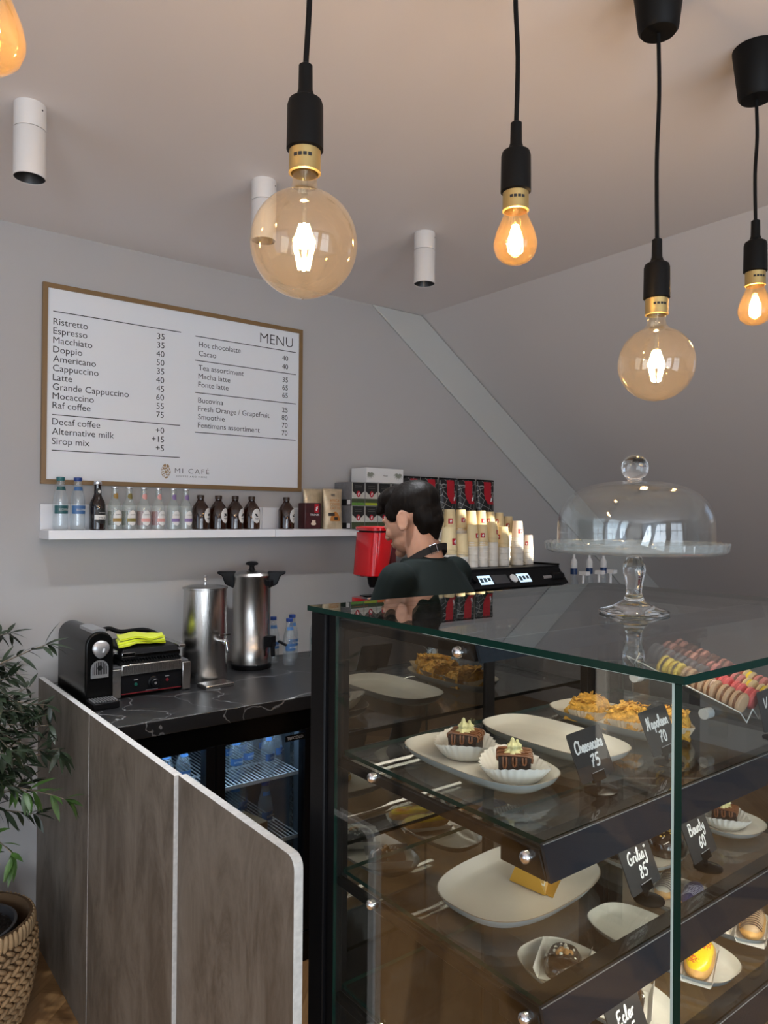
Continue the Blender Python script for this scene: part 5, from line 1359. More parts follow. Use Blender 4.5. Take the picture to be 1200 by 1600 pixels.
# ------------------------------------------------------------------ glass display case
CX0, CX1, CY0, CY1, CT_ = 0.710, 1.546, 0.411, 1.120, 1.290
case = thing('display_case', 'tall black-framed glass display case filled with cakes', 'display case', ((CX0 + CX1) / 2, (CY0 + CY1) / 2, 0))
co = -Vector(case.location)
def cb(mb): mb.v = [tuple(Vector(p) + co) for p in mb.v]; return mb
def glass_sheet(name, x0, x1, y0, y1, z0, z1, pane, edge, thin, chf=0.0):
    mb = MB(); mb.box(x0, x1, y0, y1, z0, z1, 1)
    fm = {'z': (0, 1), 'x': (3, 5), 'y': (2, 4)}[thin]
    for i in fm: mb.m[i] = 0
    return cb(mb).build(name, [pane, edge], case, smooth=0)
glass_sheet('top_glass', CX0 - 0.008, CX1 + 0.008, CY0 - 0.007, CY1 + 0.003, CT_ - 0.009, CT_, TOPPANE, GREEN_EDGE, 'z')
glass_sheet('side_glass', CX0 + 0.0005, CX0 + 0.0065, CY0 + 0.0115, CY1 - 0.075, 0.30, CT_ - 0.0095, PANE, GREEN_EDGE, 'x')
glass_sheet('side_glass', CX1 - 0.0065, CX1 - 0.0005, CY0 + 0.0115, CY1 - 0.075, 0.30, CT_ - 0.0095, PANE, GREEN_EDGE, 'x')
glass_sheet('front_glass', CX0, CX1, CY0, CY0 + 0.0085, 0.30, CT_ - 0.0095, PANE, GREEN_EDGE, 'y')
# glass seams at the front corner and under the top, highlight painted in pale
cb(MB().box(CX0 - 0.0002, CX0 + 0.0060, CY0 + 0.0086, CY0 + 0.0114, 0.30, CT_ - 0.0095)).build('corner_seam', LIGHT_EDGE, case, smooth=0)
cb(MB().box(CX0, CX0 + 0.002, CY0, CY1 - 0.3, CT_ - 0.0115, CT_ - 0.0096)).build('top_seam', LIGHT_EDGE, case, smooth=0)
def post(x0, x1, y0, y1, name='post', z0=0.0, z1=CT_ - 0.0095): return cb(MB().box(x0, x1, y0, y1, z0, z1)).build(name, BLACK, case, bevel=0.003)
post(CX0 - 0.002, CX0 + 0.030, CY1 - 0.045, CY1)                       # rear left corner post
post(CX1 - 0.030, CX1 + 0.002, CY1 - 0.045, CY1)
post(CX0 + 0.004, CX0 + 0.020, CY1 - 0.075, CY1 - 0.047, 'inner_post')
post(CX1 - 0.020, CX1 - 0.004, CY1 - 0.075, CY1 - 0.047, 'inner_post')
cb(MB().box(CX0 + 0.030, CX1 - 0.030, CY1 - 0.040, CY1 - 0.002, CT_ - 0.040, CT_ - 0.0095)).build('rear_rail', BLACK, case, bevel=0.002)
cb(MB().box(CX0 + 0.030, CX1 - 0.030, CY1 - 0.040, CY1 - 0.002, 0.30, 0.335)).build('rear_rail', BLACK, case, bevel=0.002)
# two sliding rear doors of dark tinted glass
xm = 1.125
for k, (x0, x1, yd) in enumerate(((CX0 + 0.031, xm + 0.017, CY1 - 0.030), (xm - 0.014, CX1 - 0.031, CY1 - 0.016))):
    mb = MB(); w = 0.026
    mb.box(x0, x0 + w, yd - 0.006, yd + 0.006, 0.336, CT_ - 0.041); mb.box(x1 - w, x1, yd - 0.006, yd + 0.006, 0.336, CT_ - 0.041)
    mb.box(x0 + w, x1 - w, yd - 0.006, yd + 0.006, 0.336, 0.358); mb.box(x0 + w, x1 - w, yd - 0.006, yd + 0.006, CT_ - 0.060, CT_ - 0.041)
    d = cb(mb).build('sliding_door', BLACK, case, smooth=0)
    mb = MB().box(x0 + w, x1 - w, yd - 0.002, yd + 0.002, 0.358, CT_ - 0.060); cb(mb).build('pane', MIRROR, d, smooth=0)
# arms, front bars, bolts, shelves
SX0, SX1 = CX0 + 0.022, CX1 - 0.022
SH = [1.045, 0.843, 0.645]
BRYL = 0.605
def bolt(x, y, z, s, parent):
    mb = MB().lathe([(0.0001, -0.001), (0.0085, 0), (0.0085, 0.006), (0.0075, 0.009), (0.0045, 0.0115), (0.0001, 0.0120)], 18, X=T(x, y, z) @ RY(-PI / 2 * s))
    mb.cyl((x, y, z), (x + s * 0.024, y, z), 0.004, 10)
    return cb(mb).build('bolt', CHROME, parent)
def level(z_arm, y_front, top=False):
    for x, s_ in ((CX0 + 0.0085, 1), (CX1 - 0.0085, -1)):
        a = cb(MB().box(x, x + s_ * 0.011, y_front, CY1 - 0.048, z_arm - 0.010, z_arm + 0.006)).build('shelf_arm', BLACK, case, bevel=0.002)
        xb = x + s_ * 0.0002
        cb(MB().prism([(y_front + 0.052, z_arm + 0.0065), (y_front - 0.0125, z_arm + 0.0065), (y_front - 0.0245, z_arm - (0.016 if top else 0.028)), (y_front + 0.052, z_arm - (0.016 if top else 0.028))], x, x + s_ * 0.012, axis='x')).build('bracket', BLACK, case, bevel=0.0015)
        bolt(x - s_ * 0.0005, y_front + 0.004, z_arm - 0.006, s_, case)
        if not top: bolt(x - s_ * 0.0005, 0.943, z_arm + 0.002, s_, case)
    # slanting front bar
    x0, x1 = CX0 + 0.010, CX1 - 0.010
    pr_ = [(y_front - 0.018, z_arm + 0.015), (y_front - 0.031, z_arm - 0.028), (y_front - 0.026, z_arm - 0.028), (y_front - 0.013, z_arm + 0.015)]
    if top: pr_ = [(y_front - 0.026, z_arm + 0.012), (y_front - 0.036, z_arm - 0.016), (y_front - 0.031, z_arm - 0.016), (y_front - 0.021, z_arm + 0.012)]
    b = cb(MB().prism(pr_, x0, x1, axis='x')).build('front_bar', SLATE, case, smooth=0)
    e_ = pr_[0]; cb(MB().box(x0, x1, e_[0] - 0.0005, e_[0] + 0.0005, e_[1] - 0.0003, e_[1] + 0.0006)).build('bar_edge', P('edge_highlight', (0.26, 0.27, 0.28), 0.3), b, smooth=0)  # thin pale strip paints the highlight along the bar's top edge
    if not top: cb(MB().box(x0 + 0.012, x1 - 0.012, y_front - 0.012, y_front + 0.026, z_arm + 0.0005, z_arm + 0.004)).build('bar_flange', BLACK, case, smooth=0)
    # LED strip behind the bar
    cb(MB().box(x0 + 0.02, x1 - 0.02, y_front - 0.010, y_front + 0.006, z_arm - 0.019, z_arm - 0.014)).build('led_profile', P('led_profile', (0.85, 0.84, 0.8), 0.4), case, smooth=0)
    ld = bpy.data.lights.new('led_strip', 'AREA'); ld.shape = 'RECTANGLE'; ld.size = x1 - x0 - 0.06; ld.size_y = 0.012; ld.energy = STRIP_POWER * (1.0 if top else 1.35 if 0.7 < z_arm < 0.9 else 0.7); ld.color = (1.0, 0.90, 0.74)
    lo = bpy.data.objects.new('led_strip', ld); COL.objects.link(lo); lo.parent = case
    lo.location = Vector(((x0 + x1) / 2, y_front - 0.001, z_arm - 0.0200)) + co; lo.rotation_euler = (math.radians(28), 0, 0)
level(1.268, 0.744, True)
for z in SH: level(z - 0.015, 0.618)
for z in SH:
    glass_sheet('glass_shelf', SX0, SX1, 0.608, 1.048, z - 0.007, z, PANE, GREEN_EDGE, 'z')
# plinth
cb(MB().box(CX0, CX1, CY0, CY1, 0.02, 0.296)).build('plinth', BLACK, case, bevel=0.003)
mb = MB()
for x in (CX0 + 0.05, CX1 - 0.05):
    for y in (CY0 + 0.05, CY1 - 0.05): mb.cyl((x, y, 0), (x, y, 0.022), 0.02, 14)
cb(mb).build('foot', BLACK, case)
EPS = 0.0004
# ------------------------------------------------------------------ plates
GLAZE = P('cream_glaze', (0.68, 0.655, 0.595), 0.16, coat=0.4, noise=0.05, nscale=12); GLAZEB = P('blue_grey_glaze', (0.42, 0.47, 0.49), 0.25, coat=0.3); RIMB = P('brown_rim', (0.20, 0.16, 0.12), 0.3)
def plate_mesh(a, b, h=0.020, n=3.0):
    mb = MB(); N = 56
    prof = [(0.70, 0.0, 1), (0.74, 0.0005, 1), (0.90, h * 0.45, 1), (0.99, h * 0.95, 1), (1.0, h, 2), (0.985, h * 1.02, 2), (0.965, h * 0.90, 0), (0.88, h * 0.42, 0), (0.78, 0.0045, 0), (0.30, 0.0040, 0)]
    rs = [superell(a - (1 - k) * min(a, b) * 1.0, b - (1 - k) * min(a, b) * 1.0, n, N, z=z) if k > 0.35 else superell(a * 0.4, b * 0.4, n, N, z=z) for k, z, m in prof]
    k0 = len(mb.m); mb.rings(rs)
    for i in range(len(prof) - 1):
        for j in range(N): mb.m[k0 + i * N + j] = prof[i][2] if prof[i + 1][2] != 0 else prof[i + 1][2]
    return mb.mesh('plate', [GLAZE, GLAZEB, RIMB], 50)
PL_A = plate_mesh(0.0735, 0.142, 0.020); PL_B = plate_mesh(0.148, 0.097, 0.024, 2.8); PL_C = plate_mesh(0.092, 0.078, 0.018, 2.4)
def plate(me, label, x, y, z, rz=0, group='stoneware plates in the display case'):
    o = bpy.data.objects.new('plate', me); COL.objects.link(o); o.location = (x, y, z + EPS); o.rotation_euler = (0, 0, rz)
    return tag(o, label, 'plate', group)
PF = 0.0050      # height of a plate's inner floor above its shelf
plate(PL_A, 'cream oval plate with the two chocolate brownies, leftmost on the top shelf', 0.853, 0.845, SH[0])
plate(PL_A, 'empty cream oval plate in the middle of the top shelf', 1.050, 0.855, SH[0])
plate(PL_A, 'cream oval plate carrying the flaky napoleon pastries on the top shelf', 1.250, 0.860, SH[0])
plate(PL_B, 'large grey-cream plate with the last cake piece on a gold card, middle shelf', 0.915, 0.808, SH[1], 0.08)
plate(PL_C, 'plate with the dark glazed chocolate cakes, middle shelf', 1.186, 0.768, SH[1])
plate(plate_mesh(0.066, 0.075, 0.016, 2.4), 'plate with a fluted white case and brownie at the right of the middle shelf', 1.430, 0.738, SH[1])
plate(PL_A, 'plate with nut-and-chocolate cakes on paper, leftmost on the bottom shelf', 1.058, 0.772, SH[2])
plate(PL_A, 'plate with yellow eclairs at its front and nothing at its back, bottom shelf', 1.262, 0.772, SH[2])
plate(PL_A, 'plate with the striped and purple eclairs at the right of the bottom shelf', 1.445, 0.790, SH[2])

# ------------------------------------------------------------------ pastries
CHOC = P('dark_chocolate_cake', (0.020, 0.008, 0.005), 0.6, noise=0.4, nscale=120, bump=0.6, bscale=250); CARA = P('caramel_drizzle', (0.20, 0.075, 0.030), 0.28, coat=0.4)
CREAM = P('pistachio_cream', (0.62, 0.58, 0.30), 0.5); CASE = P('white_paper_case', (0.78, 0.76, 0.72), 0.7); NUT = P('hazelnut', (0.42, 0.21, 0.07), 0.5, noise=0.25, nscale=80)
WHITECH = P('white_pearl', (0.82, 0.78, 0.68), 0.35); GLOSSCH = P('glossy_chocolate', (0.022, 0.009, 0.005), 0.12, coat=0.7)
def paper_case_mb(rb, rt, h, flutes=30, cut=None):
    """fluted open paper case; corners rise, sides fold down"""
    N = flutes * 4; rs = []
    for k in range(5):
        q = k / 4; ring = []
        for j in range(N):
            a = 2 * PI * j / N
            fl_ = 0.0021 * math.sin(flutes * a) * q
            r = rb + (rt - rb) * q ** 0.8 + fl_ + 0.004 * q * math.sin(2 * a + 0.6)
            z = h * (q + 0.25 * q * math.sin(2 * a + 1.1)) 
            ring.append((r * math.cos(a), r * math.sin(a), z * (0.35 if cut and cut(a) and q > 0 else 1)))
        rs.append(ring)
    mb = MB().rings([[(p[0] * 0.02, p[1] * 0.02, 0.0004) for p in rs[0]]] + rs, cap0=True, cap1=False)
    inner = [[(p[0] * 0.985, p[1] * 0.985, p[2] + 0.0003) for p in r] for r in rs]
    return mb
def rosette_mb(r, h, X):
    mb = MB(); rs = []
    for k in range(13):
        q = k / 12; ring = []
        rad = r * (1 - q) ** 0.75 * (1 + 0.25 * math.sin(q * 15))
        for j in range(32):
            a = 2 * PI * j / 32 + q * 1.2
            rr_ = rad * (0.86 + 0.18 * math.cos(6 * a)) + 0.0002
            ring.append((rr_ * math.cos(a), rr_ * math.sin(a), h * q))
        rs.append(ring)
    return mb.rings(rs, X=X)
def brownie(label, x, y, z, rz, s=1.04):
    t = thing('brownie', label, 'cake', (x, y, z + EPS), rz, 'chocolate brownies in paper cases')
    mb = grid_box(0.046 * s, 0.046 * s, 0.036 * s, 7)
    add_noise(mb, 0.0014, 130, int(x * 100)); mb.v = [(p[0], p[1], max(p[2], 0.0006)) for p in mb.v]
    mb.build('cake', CHOC, t, (0, 0, 0.0006), smooth=50)
    dz = MB(); tp = 0.0375 * s; a_ = 0.0235 * s
    for k in range(3):
        u = -0.018 * s + 0.0155 * s * k
        dn = 0.012 * s * (0.7 + 0.5 * ((k * 37) % 5) / 5)
        pts = [(u - 0.003, -a_ - 0.001, tp - dn), (u - 0.003, -a_, tp), (u - 0.001, 0, tp + 0.001), (u, a_, tp), (u + 0.001, a_ + 0.001, tp - dn * 0.8), (u + 0.004, a_ + 0.001, tp - dn * 0.7), (u + 0.005, a_, tp), (u + 0.0055, 0, tp + 0.001), (u + 0.006, -a_, tp), (u + 0.006, -a_ - 0.001, tp - dn * 0.6)]
        dz.tube(smooth_pts(pts, 3), 0.0017 * s, 6)
        v_ = -0.016 * s + 0.014 * s * k
        dz.tube(smooth_pts([(-a_, v_, tp), (-a_ - 0.0012, v_, tp - dn), (-a_ - 0.0012, v_ + 0.004, tp - dn * 1.1), (-a_, v_ + 0.005, tp)], 3), 0.0017 * s, 6)
        dz.tube(smooth_pts([(a_, v_, tp), (a_ + 0.0012, v_, tp - dn), (a_ + 0.0012, v_ + 0.004, tp - dn * 1.1), (a_, v_ + 0.005, tp)], 3), 0.0017 * s, 6)
    dz.build('caramel_drizzle', CARA, t, smooth=60)
    ro = rosette_mb(0.0125 * s, 0.025 * s, T(-0.004, 0.003, 0.036 * s)); ro.merge(rosette_mb(0.0105 * s, 0.019 * s, T(0.008 * s, -0.004 * s, 0.036 * s)))
    ro.build('cream_rosette', CREAM, t, smooth=60)
    paper_case_mb(0.034 * s, 0.0535 * s, 0.025 * s).build('paper_case', CASE, t, smooth=60)
    return t
brownie('chocolate brownie with pale cream rosette in a white paper case, the farther of the pair', 0.874, 0.895, SH[0] + PF, 0.55)
brownie('chocolate brownie with pale cream rosette in a white paper case, the nearer of the pair', 0.858, 0.772, SH[0] + PF, 0.75)
brownie('chocolate brownie in a white case on the plate behind the Bounty sign', 1.430, 0.737, SH[1] + PF, 0.4, 0.92)

FLAKE = P('golden_flaky_pastry', (0.66, 0.36, 0.05), 0.6, noise=0.35, nscale=90, bump=0.8, bscale=200)
def napoleon(label, x, y, rz, seed):
    t = thing('napoleon_pastry', label, 'pastry', (x, y, SH[0] + PF + EPS), rz, 'flaky napoleon pastries')
    mb = grid_box(0.090, 0.054, 0.042, 12)
    mb.v = [(p[0] * (1 - 0.22 * (p[2] / 0.042) ** 3), p[1] * (1 - 0.34 * (p[2] / 0.042) ** 3), p[2] * (1 - 90 * p[0] ** 2 * 0.9 * (1 if abs(p[0]) > 0.02 else 0.6)) if p[2] > 0.02 else p[2]) for p in mb.v]
    add_noise(mb, 0.0042, 95, seed); add_noise(mb, 0.0016, 260, seed + 5)
    rr2 = random.Random(seed)
    for i in range(90):
        fx, fy = rr2.uniform(-.038, .038), rr2.uniform(-.022, .022)
        X = T(fx, fy, 0.036 + rr2.uniform(-.004, .006)) @ Euler((rr2.uniform(-.8, .8), rr2.uniform(-.8, .8), rr2.uniform(0, 6))).to_matrix().to_4x4()
        mb.box(-0.006, 0.006, -0.004, 0.004, 0, 0.0008, X=X)
    mb.v = [(p[0], p[1], max(p[2], 0.0004)) for p in mb.v]
    mb.build('pastry', FLAKE, t, (0, 0, 0.0006), smooth=0)
    pc = paper_case_mb(0.030, 0.042, 0.022, 36); pc.v = [(p[0] * 1.32, p[1] * 0.86, p[2]) for p in pc.v]
    pc.build('paper_case', P('cream_paper_case', (0.72, 0.62, 0.48), 0.7), t, smooth=60)
napoleon('flaky golden napoleon pastry at the back end of its plate', 1.232, 0.915, 0.15, 3)
napoleon('flaky golden napoleon pastry in the middle of its plate, behind the Napoleon sign', 1.236, 0.825, 0.1, 8)
napoleon('flaky golden napoleon pastry at the front end of its plate, right of the glass corner', 1.272, 0.752, 0.5, 14)

# cake piece on gold card
GOLDC = P('gold_card', (0.72, 0.42, 0.06), 0.3, metal=0.5); SPONGE = P('yellow_sponge', (0.68, 0.44, 0.14), 0.7, noise=0.15, nscale=120)
t = thing('cake_slice', 'pale wedge of cake on a folded gold card, alone on the big plate', 'cake', (0.945, 0.800, SH[1] + PF + EPS), -0.35)
t.scale = (1.2, 1.2, 1.2)
MB().prism([(0.004, -0.036), (0.040, 0.004), (-0.026, 0.026)], 0.0, 0.0012, axis='z').rings([[(-0.030, 0.022, 0.001), (-0.004, -0.030, 0.001), (-0.0035, -0.030, 0.0016)], [(-0.020, 0.014, 0.034), (-0.010, -0.010, 0.034), (-0.0095, -0.010, 0.034)]]).build('gold_card', GOLDC, t, smooth=0)
mb = MB()
def tri(q, z): return [(-0.004 + 0.002 * q, -0.029 + 0.012 * q, z), (0.027 - 0.010 * q, 0.012, z), (-0.024 + 0.006 * q, 0.020 - 0.004 * q, z)]
zs = [0.0016, 0.012, 0.0138, 0.024, 0.0258, 0.036, 0.0395]
for i in range(6): mb.rings([tri(i / 6, zs[i]), tri((i + 1) / 6, zs[i + 1])], (0, 1, 0, 1, 0, 2)[i])
mb.build('cake', [SPONGE, WHITECH, CHOC], t, smooth=0)

# dark glazed cakes on the middle shelf
def choc_dome(label, x, y, seed, r=0.026, red=False):
    t = thing('chocolate_cake', label, 'cake', (x, y, SH[1] + PF + EPS), seed, 'dark glazed chocolate cakes')
    MB().lathe([(0.0001, 0.0006), (r, 0.0006), (r * 1.03, 0.010), (r * 0.98, 0.022), (r * 0.8, 0.033), (r * 0.45, 0.039), (0.0001, 0.041)], 28).build('glazed_dome', GLOSSCH, t)
    mb = MB(); rr2 = random.Random(seed)
    for i in range(26):
        a, q = rr2.uniform(0, 6.3), rr2.uniform(0, r * 0.75); 
        mb.ell((q * math.cos(a), q * math.sin(a), 0.041 - 0.012 * (q / r) ** 2), (rr2.uniform(.001, .0026), rr2.uniform(.001, .0026), 0.0014), 6, 4)
    mb.build('nut_crumbs', P('gold_crumbs', (0.70, 0.46, 0.10), 0.5), t)
    if red: MB().ell((0.008, -0.010, 0.039), (0.005, 0.004, 0.003), 8, 6).build('red_crumb', P('red_fruit', (0.6, 0.06, 0.03), 0.4), t)
choc_dome('dark glazed chocolate cake with gold crumbs, right of the Griliaj sign', 1.228, 0.742, 4, 0.033, True)
choc_dome('dark glazed chocolate cake behind the Griliaj sign, at the back of its plate', 1.212, 0.812, 7, 0.028)
t = thing('chocolate_log', 'ridged dark chocolate cake lying left of the glazed domes, behind the Griliaj sign', 'cake', (1.142, 0.768, SH[1] + PF + EPS), 0.5)
rs = []
for k in range(25):
    q = -0.036 + 0.072 * k / 24; rr_ = 0.021 * (1 + 0.06 * math.sin(k * 2.1)) * (1 if 0 < k < 24 else 0.75)
    rs.append([(rr_ * math.cos(a), q, max(0.0004, 0.016 + rr_ * 0.8 * math.sin(a))) for a in [2 * PI * j / 20 for j in range(20)]])
MB().rings(rs).build('cake', CHOC, t, smooth=60)

# nut and chocolate cakes on paper, bottom shelf
def nut_cake(label, y, seed):
    t = thing('nut_chocolate_cake', label, 'cake', (1.060, y, SH[2] + 0.0075 + EPS), -1.05, 'nut-and-chocolate cakes on the bottom shelf')
    mb = MB(); rr2 = random.Random(seed)
    mb.rings([superell(0.030, 0.042, 3, 30, z=0.0016), superell(0.031, 0.043, 3, 30, z=0.014), superell(0.024, 0.036, 2.6, 30, z=0.026), superell(0.010, 0.02, 2, 30, z=0.030)])
    for i in range(70):
        a = rr2.uniform(0, 6.3); q = rr2.uniform(0.3, 1)
        mb.ell((0.030 * q * math.cos(a), 0.042 * q * math.sin(a), 0.030 - 0.018 * q ** 3), (0.0038, 0.0036, 0.0034), 7, 5)
    mb.build('cake', GLOSSCH, t, smooth=50)
    nb_, pb_ = MB(), MB()
    for i in range(5): a = rr2.uniform(0, 6.3); q = rr2.uniform(0, .75); nb_.ell((0.028 * q * math.cos(a), 0.04 * q * math.sin(a), 0.034 - 0.012 * q), (0.0062, 0.0062, 0.0056), 10, 8)
    for i in range(22): a = rr2.uniform(0, 6.3); q = rr2.uniform(.1, 1); pb_.ell((0.029 * q * math.cos(a), 0.041 * q * math.sin(a), 0.035 - 0.017 * q ** 2), (0.0027, 0.0027, 0.0027), 8, 6)
    nb_.build('hazelnuts', NUT, t); pb_.build('white_pearls', WHITECH, t)
    # folded white paper tray
    pt = MB()
    pt.box(-0.036, 0.036, -0.046, 0.050, 0.0004, 0.0011)
    for sx in (-1, 1): pt.rings([[(sx * 0.036, -0.046, 0.0006), (sx * 0.036, 0.050, 0.0006), (sx * 0.0366, 0.050, 0.0006), (sx * 0.0366, -0.046, 0.0006)], [(sx * 0.044, -0.050, 0.020), (sx * 0.044, 0.054, 0.020), (sx * 0.0446, 0.054, 0.020), (sx * 0.0446, -0.050, 0.020)]])
    pt.build('paper_tray', CASE, t, smooth=0)
nut_cake('chocolate cake with hazelnuts and white pearls, the farther one on its plate', 0.836, 2)
nut_cake('chocolate cake with hazelnuts and white pearls, just behind the Ecler sign', 0.712, 9)

# eclairs
DOUGH = P('baked_choux', (0.62, 0.33, 0.10), 0.5, noise=0.2, nscale=60); YEL = P('yellow_icing', (0.88, 0.62, 0.02), 0.25, coat=0.4); PURP = P('purple_icing', (0.05, 0.045, 0.17), 0.4); COCOA = P('cocoa_drizzle', (0.07, 0.035, 0.02), 0.4); TANI = P('tan_icing', (0.52, 0.36, 0.22), 0.35)
def eclair(label, x, y, rz, icing, deco, z=SH[2] + 0.0108, s=1.0):
    t = thing('eclair', label, 'eclair', (x, y, z + EPS), rz, 'eclairs on the bottom shelf')
    def rg(k0, r, zc, lo, hi, cut=None):
        rs = []
        for k in range(k0 + 1):
            q = -1 + 2 * k / k0; R = r * math.sqrt(max(0.0, 1 - abs(q) ** 3.2)) + 0.0004
            rs.append([(R * math.cos(a), 0.058 * q * s, zc + (hi if math.sin(a) > 0 else lo) * R / r * math.sin(a)) for a in [2 * PI * j / 24 for j in range(24)]])
        return MB().rings(rs)
    rg(22, 0.0215 * s, 0.0145, 0.0135, 0.014).build('choux', DOUGH, t, smooth=60)
    m = rg(22, 0.0190 * s, 0.0185, 0.002, 0.0135); m.v = [(p[0], p[1] * 0.93, p[2]) for p in m.v]
    ic = m.build('icing', icing, t, smooth=60)
    rr2 = random.Random(int(x * 1000))
    if deco == 'sprinkle':
        mb = MB()
        for i in range(130):
            v = rr2.uniform(-.044, .044); u = max(-.014, min(.014, rr2.gauss(0.012 * math.sin(v * 70), 0.0035))); hz = 0.0185 + 0.0135 * math.sqrt(max(0.0, 1 - abs(v / 0.056) ** 3.2)) * math.sqrt(1 - (u / 0.0195) ** 2)
            mb.ell((0, 0, 0), (0.0019, 0.0012, 0.0011), 6, 4, X=T(u, v, hz) @ RZ(rr2.uniform(0, 6)))
        mb.build('sprinkles', P('red_sprinkles', (0.55, 0.05, 0.01), 0.5), ic)
    elif deco == 'stripe':
        mb = MB()
        for i in range(11):
            v = -0.046 + 0.0088 * i
            mb.tube(smooth_pts([(-0.0185, v - 0.004, 0.022), (-0.010, v - 0.002, 0.0305), (0, v, 0.0332), (0.010, v + 0.003, 0.0308), (0.0185, v + 0.005, 0.022)], 3), 0.0012, 6)
        mb.build('drizzle', COCOA, ic)
    elif deco == 'net':
        mb = MB()
        for i in range(6):
            v = -0.022 + 0.007 * i
            mb.tube(smooth_pts([(-0.0175, v - 0.012, 0.0245), (-0.009, v - 0.006, 0.031), (0, v, 0.0330), (0.009, v + 0.006, 0.031), (0.0175, v + 0.012, 0.0245)], 3), 0.0006, 5)
            mb.tube(smooth_pts([(0.0175, v - 0.012, 0.0245), (0.009, v - 0.006, 0.031), (0, v, 0.0332), (-0.009, v + 0.006, 0.031), (-0.0175, v + 0.012, 0.0245)], 3), 0.0006, 5)
        mb.build('sugar_net', P('pale_lilac_line', (0.42, 0.42, 0.55), 0.5), ic)
    pt = MB().box(-0.023, 0.023, -0.062, 0.062, 0.0002, 0.0007)
    for sx in (-1, 1): pt.rings([[(sx * 0.023, -0.062, 0.0004), (sx * 0.023, 0.062, 0.0004), (sx * 0.0235, 0.062, 0.0004), (sx * 0.0235, -0.062, 0.0004)], [(sx * 0.0265, -0.064, 0.010), (sx * 0.0265, 0.064, 0.010), (sx * 0.027, 0.064, 0.010), (sx * 0.027, -0.064, 0.010)]])
    pt.build('paper_tray', CASE, t, smooth=0)
eclair('eclair with bright yellow icing and red sprinkles, right of the glass corner', 1.256, 0.690, -1.18, YEL, 'sprinkle', s=1.1)
eclair('eclair with yellow icing half hidden behind the glass corner', 1.250, 0.752, -1.18, YEL, 'plain', s=1.1)
eclair('eclair with tan icing and dark stripes, at the right edge of the photo', 1.448, 0.690, -1.18, TANI, 'stripe', s=1.05)
eclair('eclair with tan icing and dark stripes, left neighbour of the one at the right edge', 1.444, 0.752, -1.18, TANI, 'stripe', s=1.05)
eclair('eclair with purple icing under a fine sugar net', 1.446, 0.812, -1.25, PURP, 'net', s=1.0)
eclair('eclair with pale striped icing lying behind the purple one', 1.448, 0.869, -1.25, P('pale_icing', (0.62, 0.56, 0.48), 0.35), 'stripe')

# ------------------------------------------------------------------ macarons on an acrylic stand
ACR = thin_glass('acrylic', (0.97, 0.98, 0.98), 1.49, base=0.015); ACRE = P('acrylic_edge', (0.72, 0.76, 0.76), 0.2)
tilt = math.atan2(0.058, 0.205)
t = thing('macaron_stand', 'clear acrylic stand of sloping V-grooves holding rows of macarons', 'stand', (1.415, 0.76, SH[0] + EPS))
RX_ = [1.342, 1.387, 1.432, 1.477]
yfr, ybk = 0.652, 0.885
def grz(y): return 1.0835 + (y - yfr) * math.tan(tilt) - (SH[0] + EPS)      # groove bottom height (local z)
mb = MB(); zig = []
for x in RX_: zig += [(x - 0.0225, 0.021), (x, 0.0)]
zig += [(RX_[-1] + 0.0225, 0.021)]
for (xa, za), (xb, zb_) in zip(zig, zig[1:]):
    q = [(xa - 1.415, yfr - 0.76, grz(yfr) + za), (xb - 1.415, yfr - 0.76, grz(yfr) + zb_), (xb - 1.415, ybk - 0.76, grz(ybk) + zb_), (xa - 1.415, ybk - 0.76, grz(ybk) + za)]
    mb.rings([q, [(p[0], p[1], p[2] - 0.002) for p in q]])
mb.build('grooved_tray', ACR, t, smooth=0)
e = MB()
for y in (yfr, ybk):
    e.tube([(x - 1.415, y - 0.76, grz(y) + z - 0.001) for x, z in zig], 0.0012, 5)
for x in (RX_[0] - 0.0225, RX_[-1] + 0.0225): e.tube([(x - 1.415, yfr - 0.76, grz(yfr) + 0.020), (x - 1.415, ybk - 0.76, grz(ybk) + 0.020)], 0.0012, 5)
e.build('polished_edges', ACRE, t)
for y, xs_ in ((0.70, None), (0.86, None)):
    mb = MB(); z1 = grz(y) - 0.003
    for x in (RX_[0] - 0.010, RX_[-1] + 0.002): mb.box(x - 1.415 - 0.002, x - 1.415 + 0.002, y - 0.76 - 0.018, y - 0.76 + 0.018, 0, z1 + 0.010)
    mb.build('leg_plate', ACR, t, smooth=0)
FROST = P('frosted_knob', (0.50, 0.52, 0.53), 0.35)
for y in (0.715, 0.862): MB().cyl((RX_[0] - 1.415 - 0.034, y - 0.76, grz(y) - 0.012), (RX_[0] - 1.415 - 0.012, y - 0.76, grz(y) - 0.012), 0.010, 20).build('knob', FROST, t)
MCOL = {}
def mcol(n, c): MCOL[n] = P('macaron_' + n, c, 0.55, noise=0.06, nscale=150); return MCOL[n]
mcol('beige', (0.55, 0.36, 0.22)); mcol('coral', (0.72, 0.13, 0.13)); mcol('pink', (0.66, 0.24, 0.22)); mcol('yellow', (0.68, 0.50, 0.05)); mcol('grey', (0.10, 0.105, 0.125)); mcol('brown', (0.12, 0.055, 0.04)); mcol('cream', (0.66, 0.50, 0.28)); mcol('rose', (0.50, 0.22, 0.18))
FILL = {'beige': CARA, 'coral': P('red_filling', (0.5, 0.04, 0.05), 0.5), 'pink': P('brown_filling', (0.12, 0.05, 0.03), 0.5), 'yellow': P('dark_filling', (0.08, 0.05, 0.02), 0.5), 'grey': P('grey_filling', (0.06, 0.06, 0.075), 0.5), 'brown': P('brown_filling', (0.12, 0.05, 0.03), 0.5), 'cream': YEL, 'rose': P('brown_filling', (0.12, 0.05, 0.03), 0.5)}
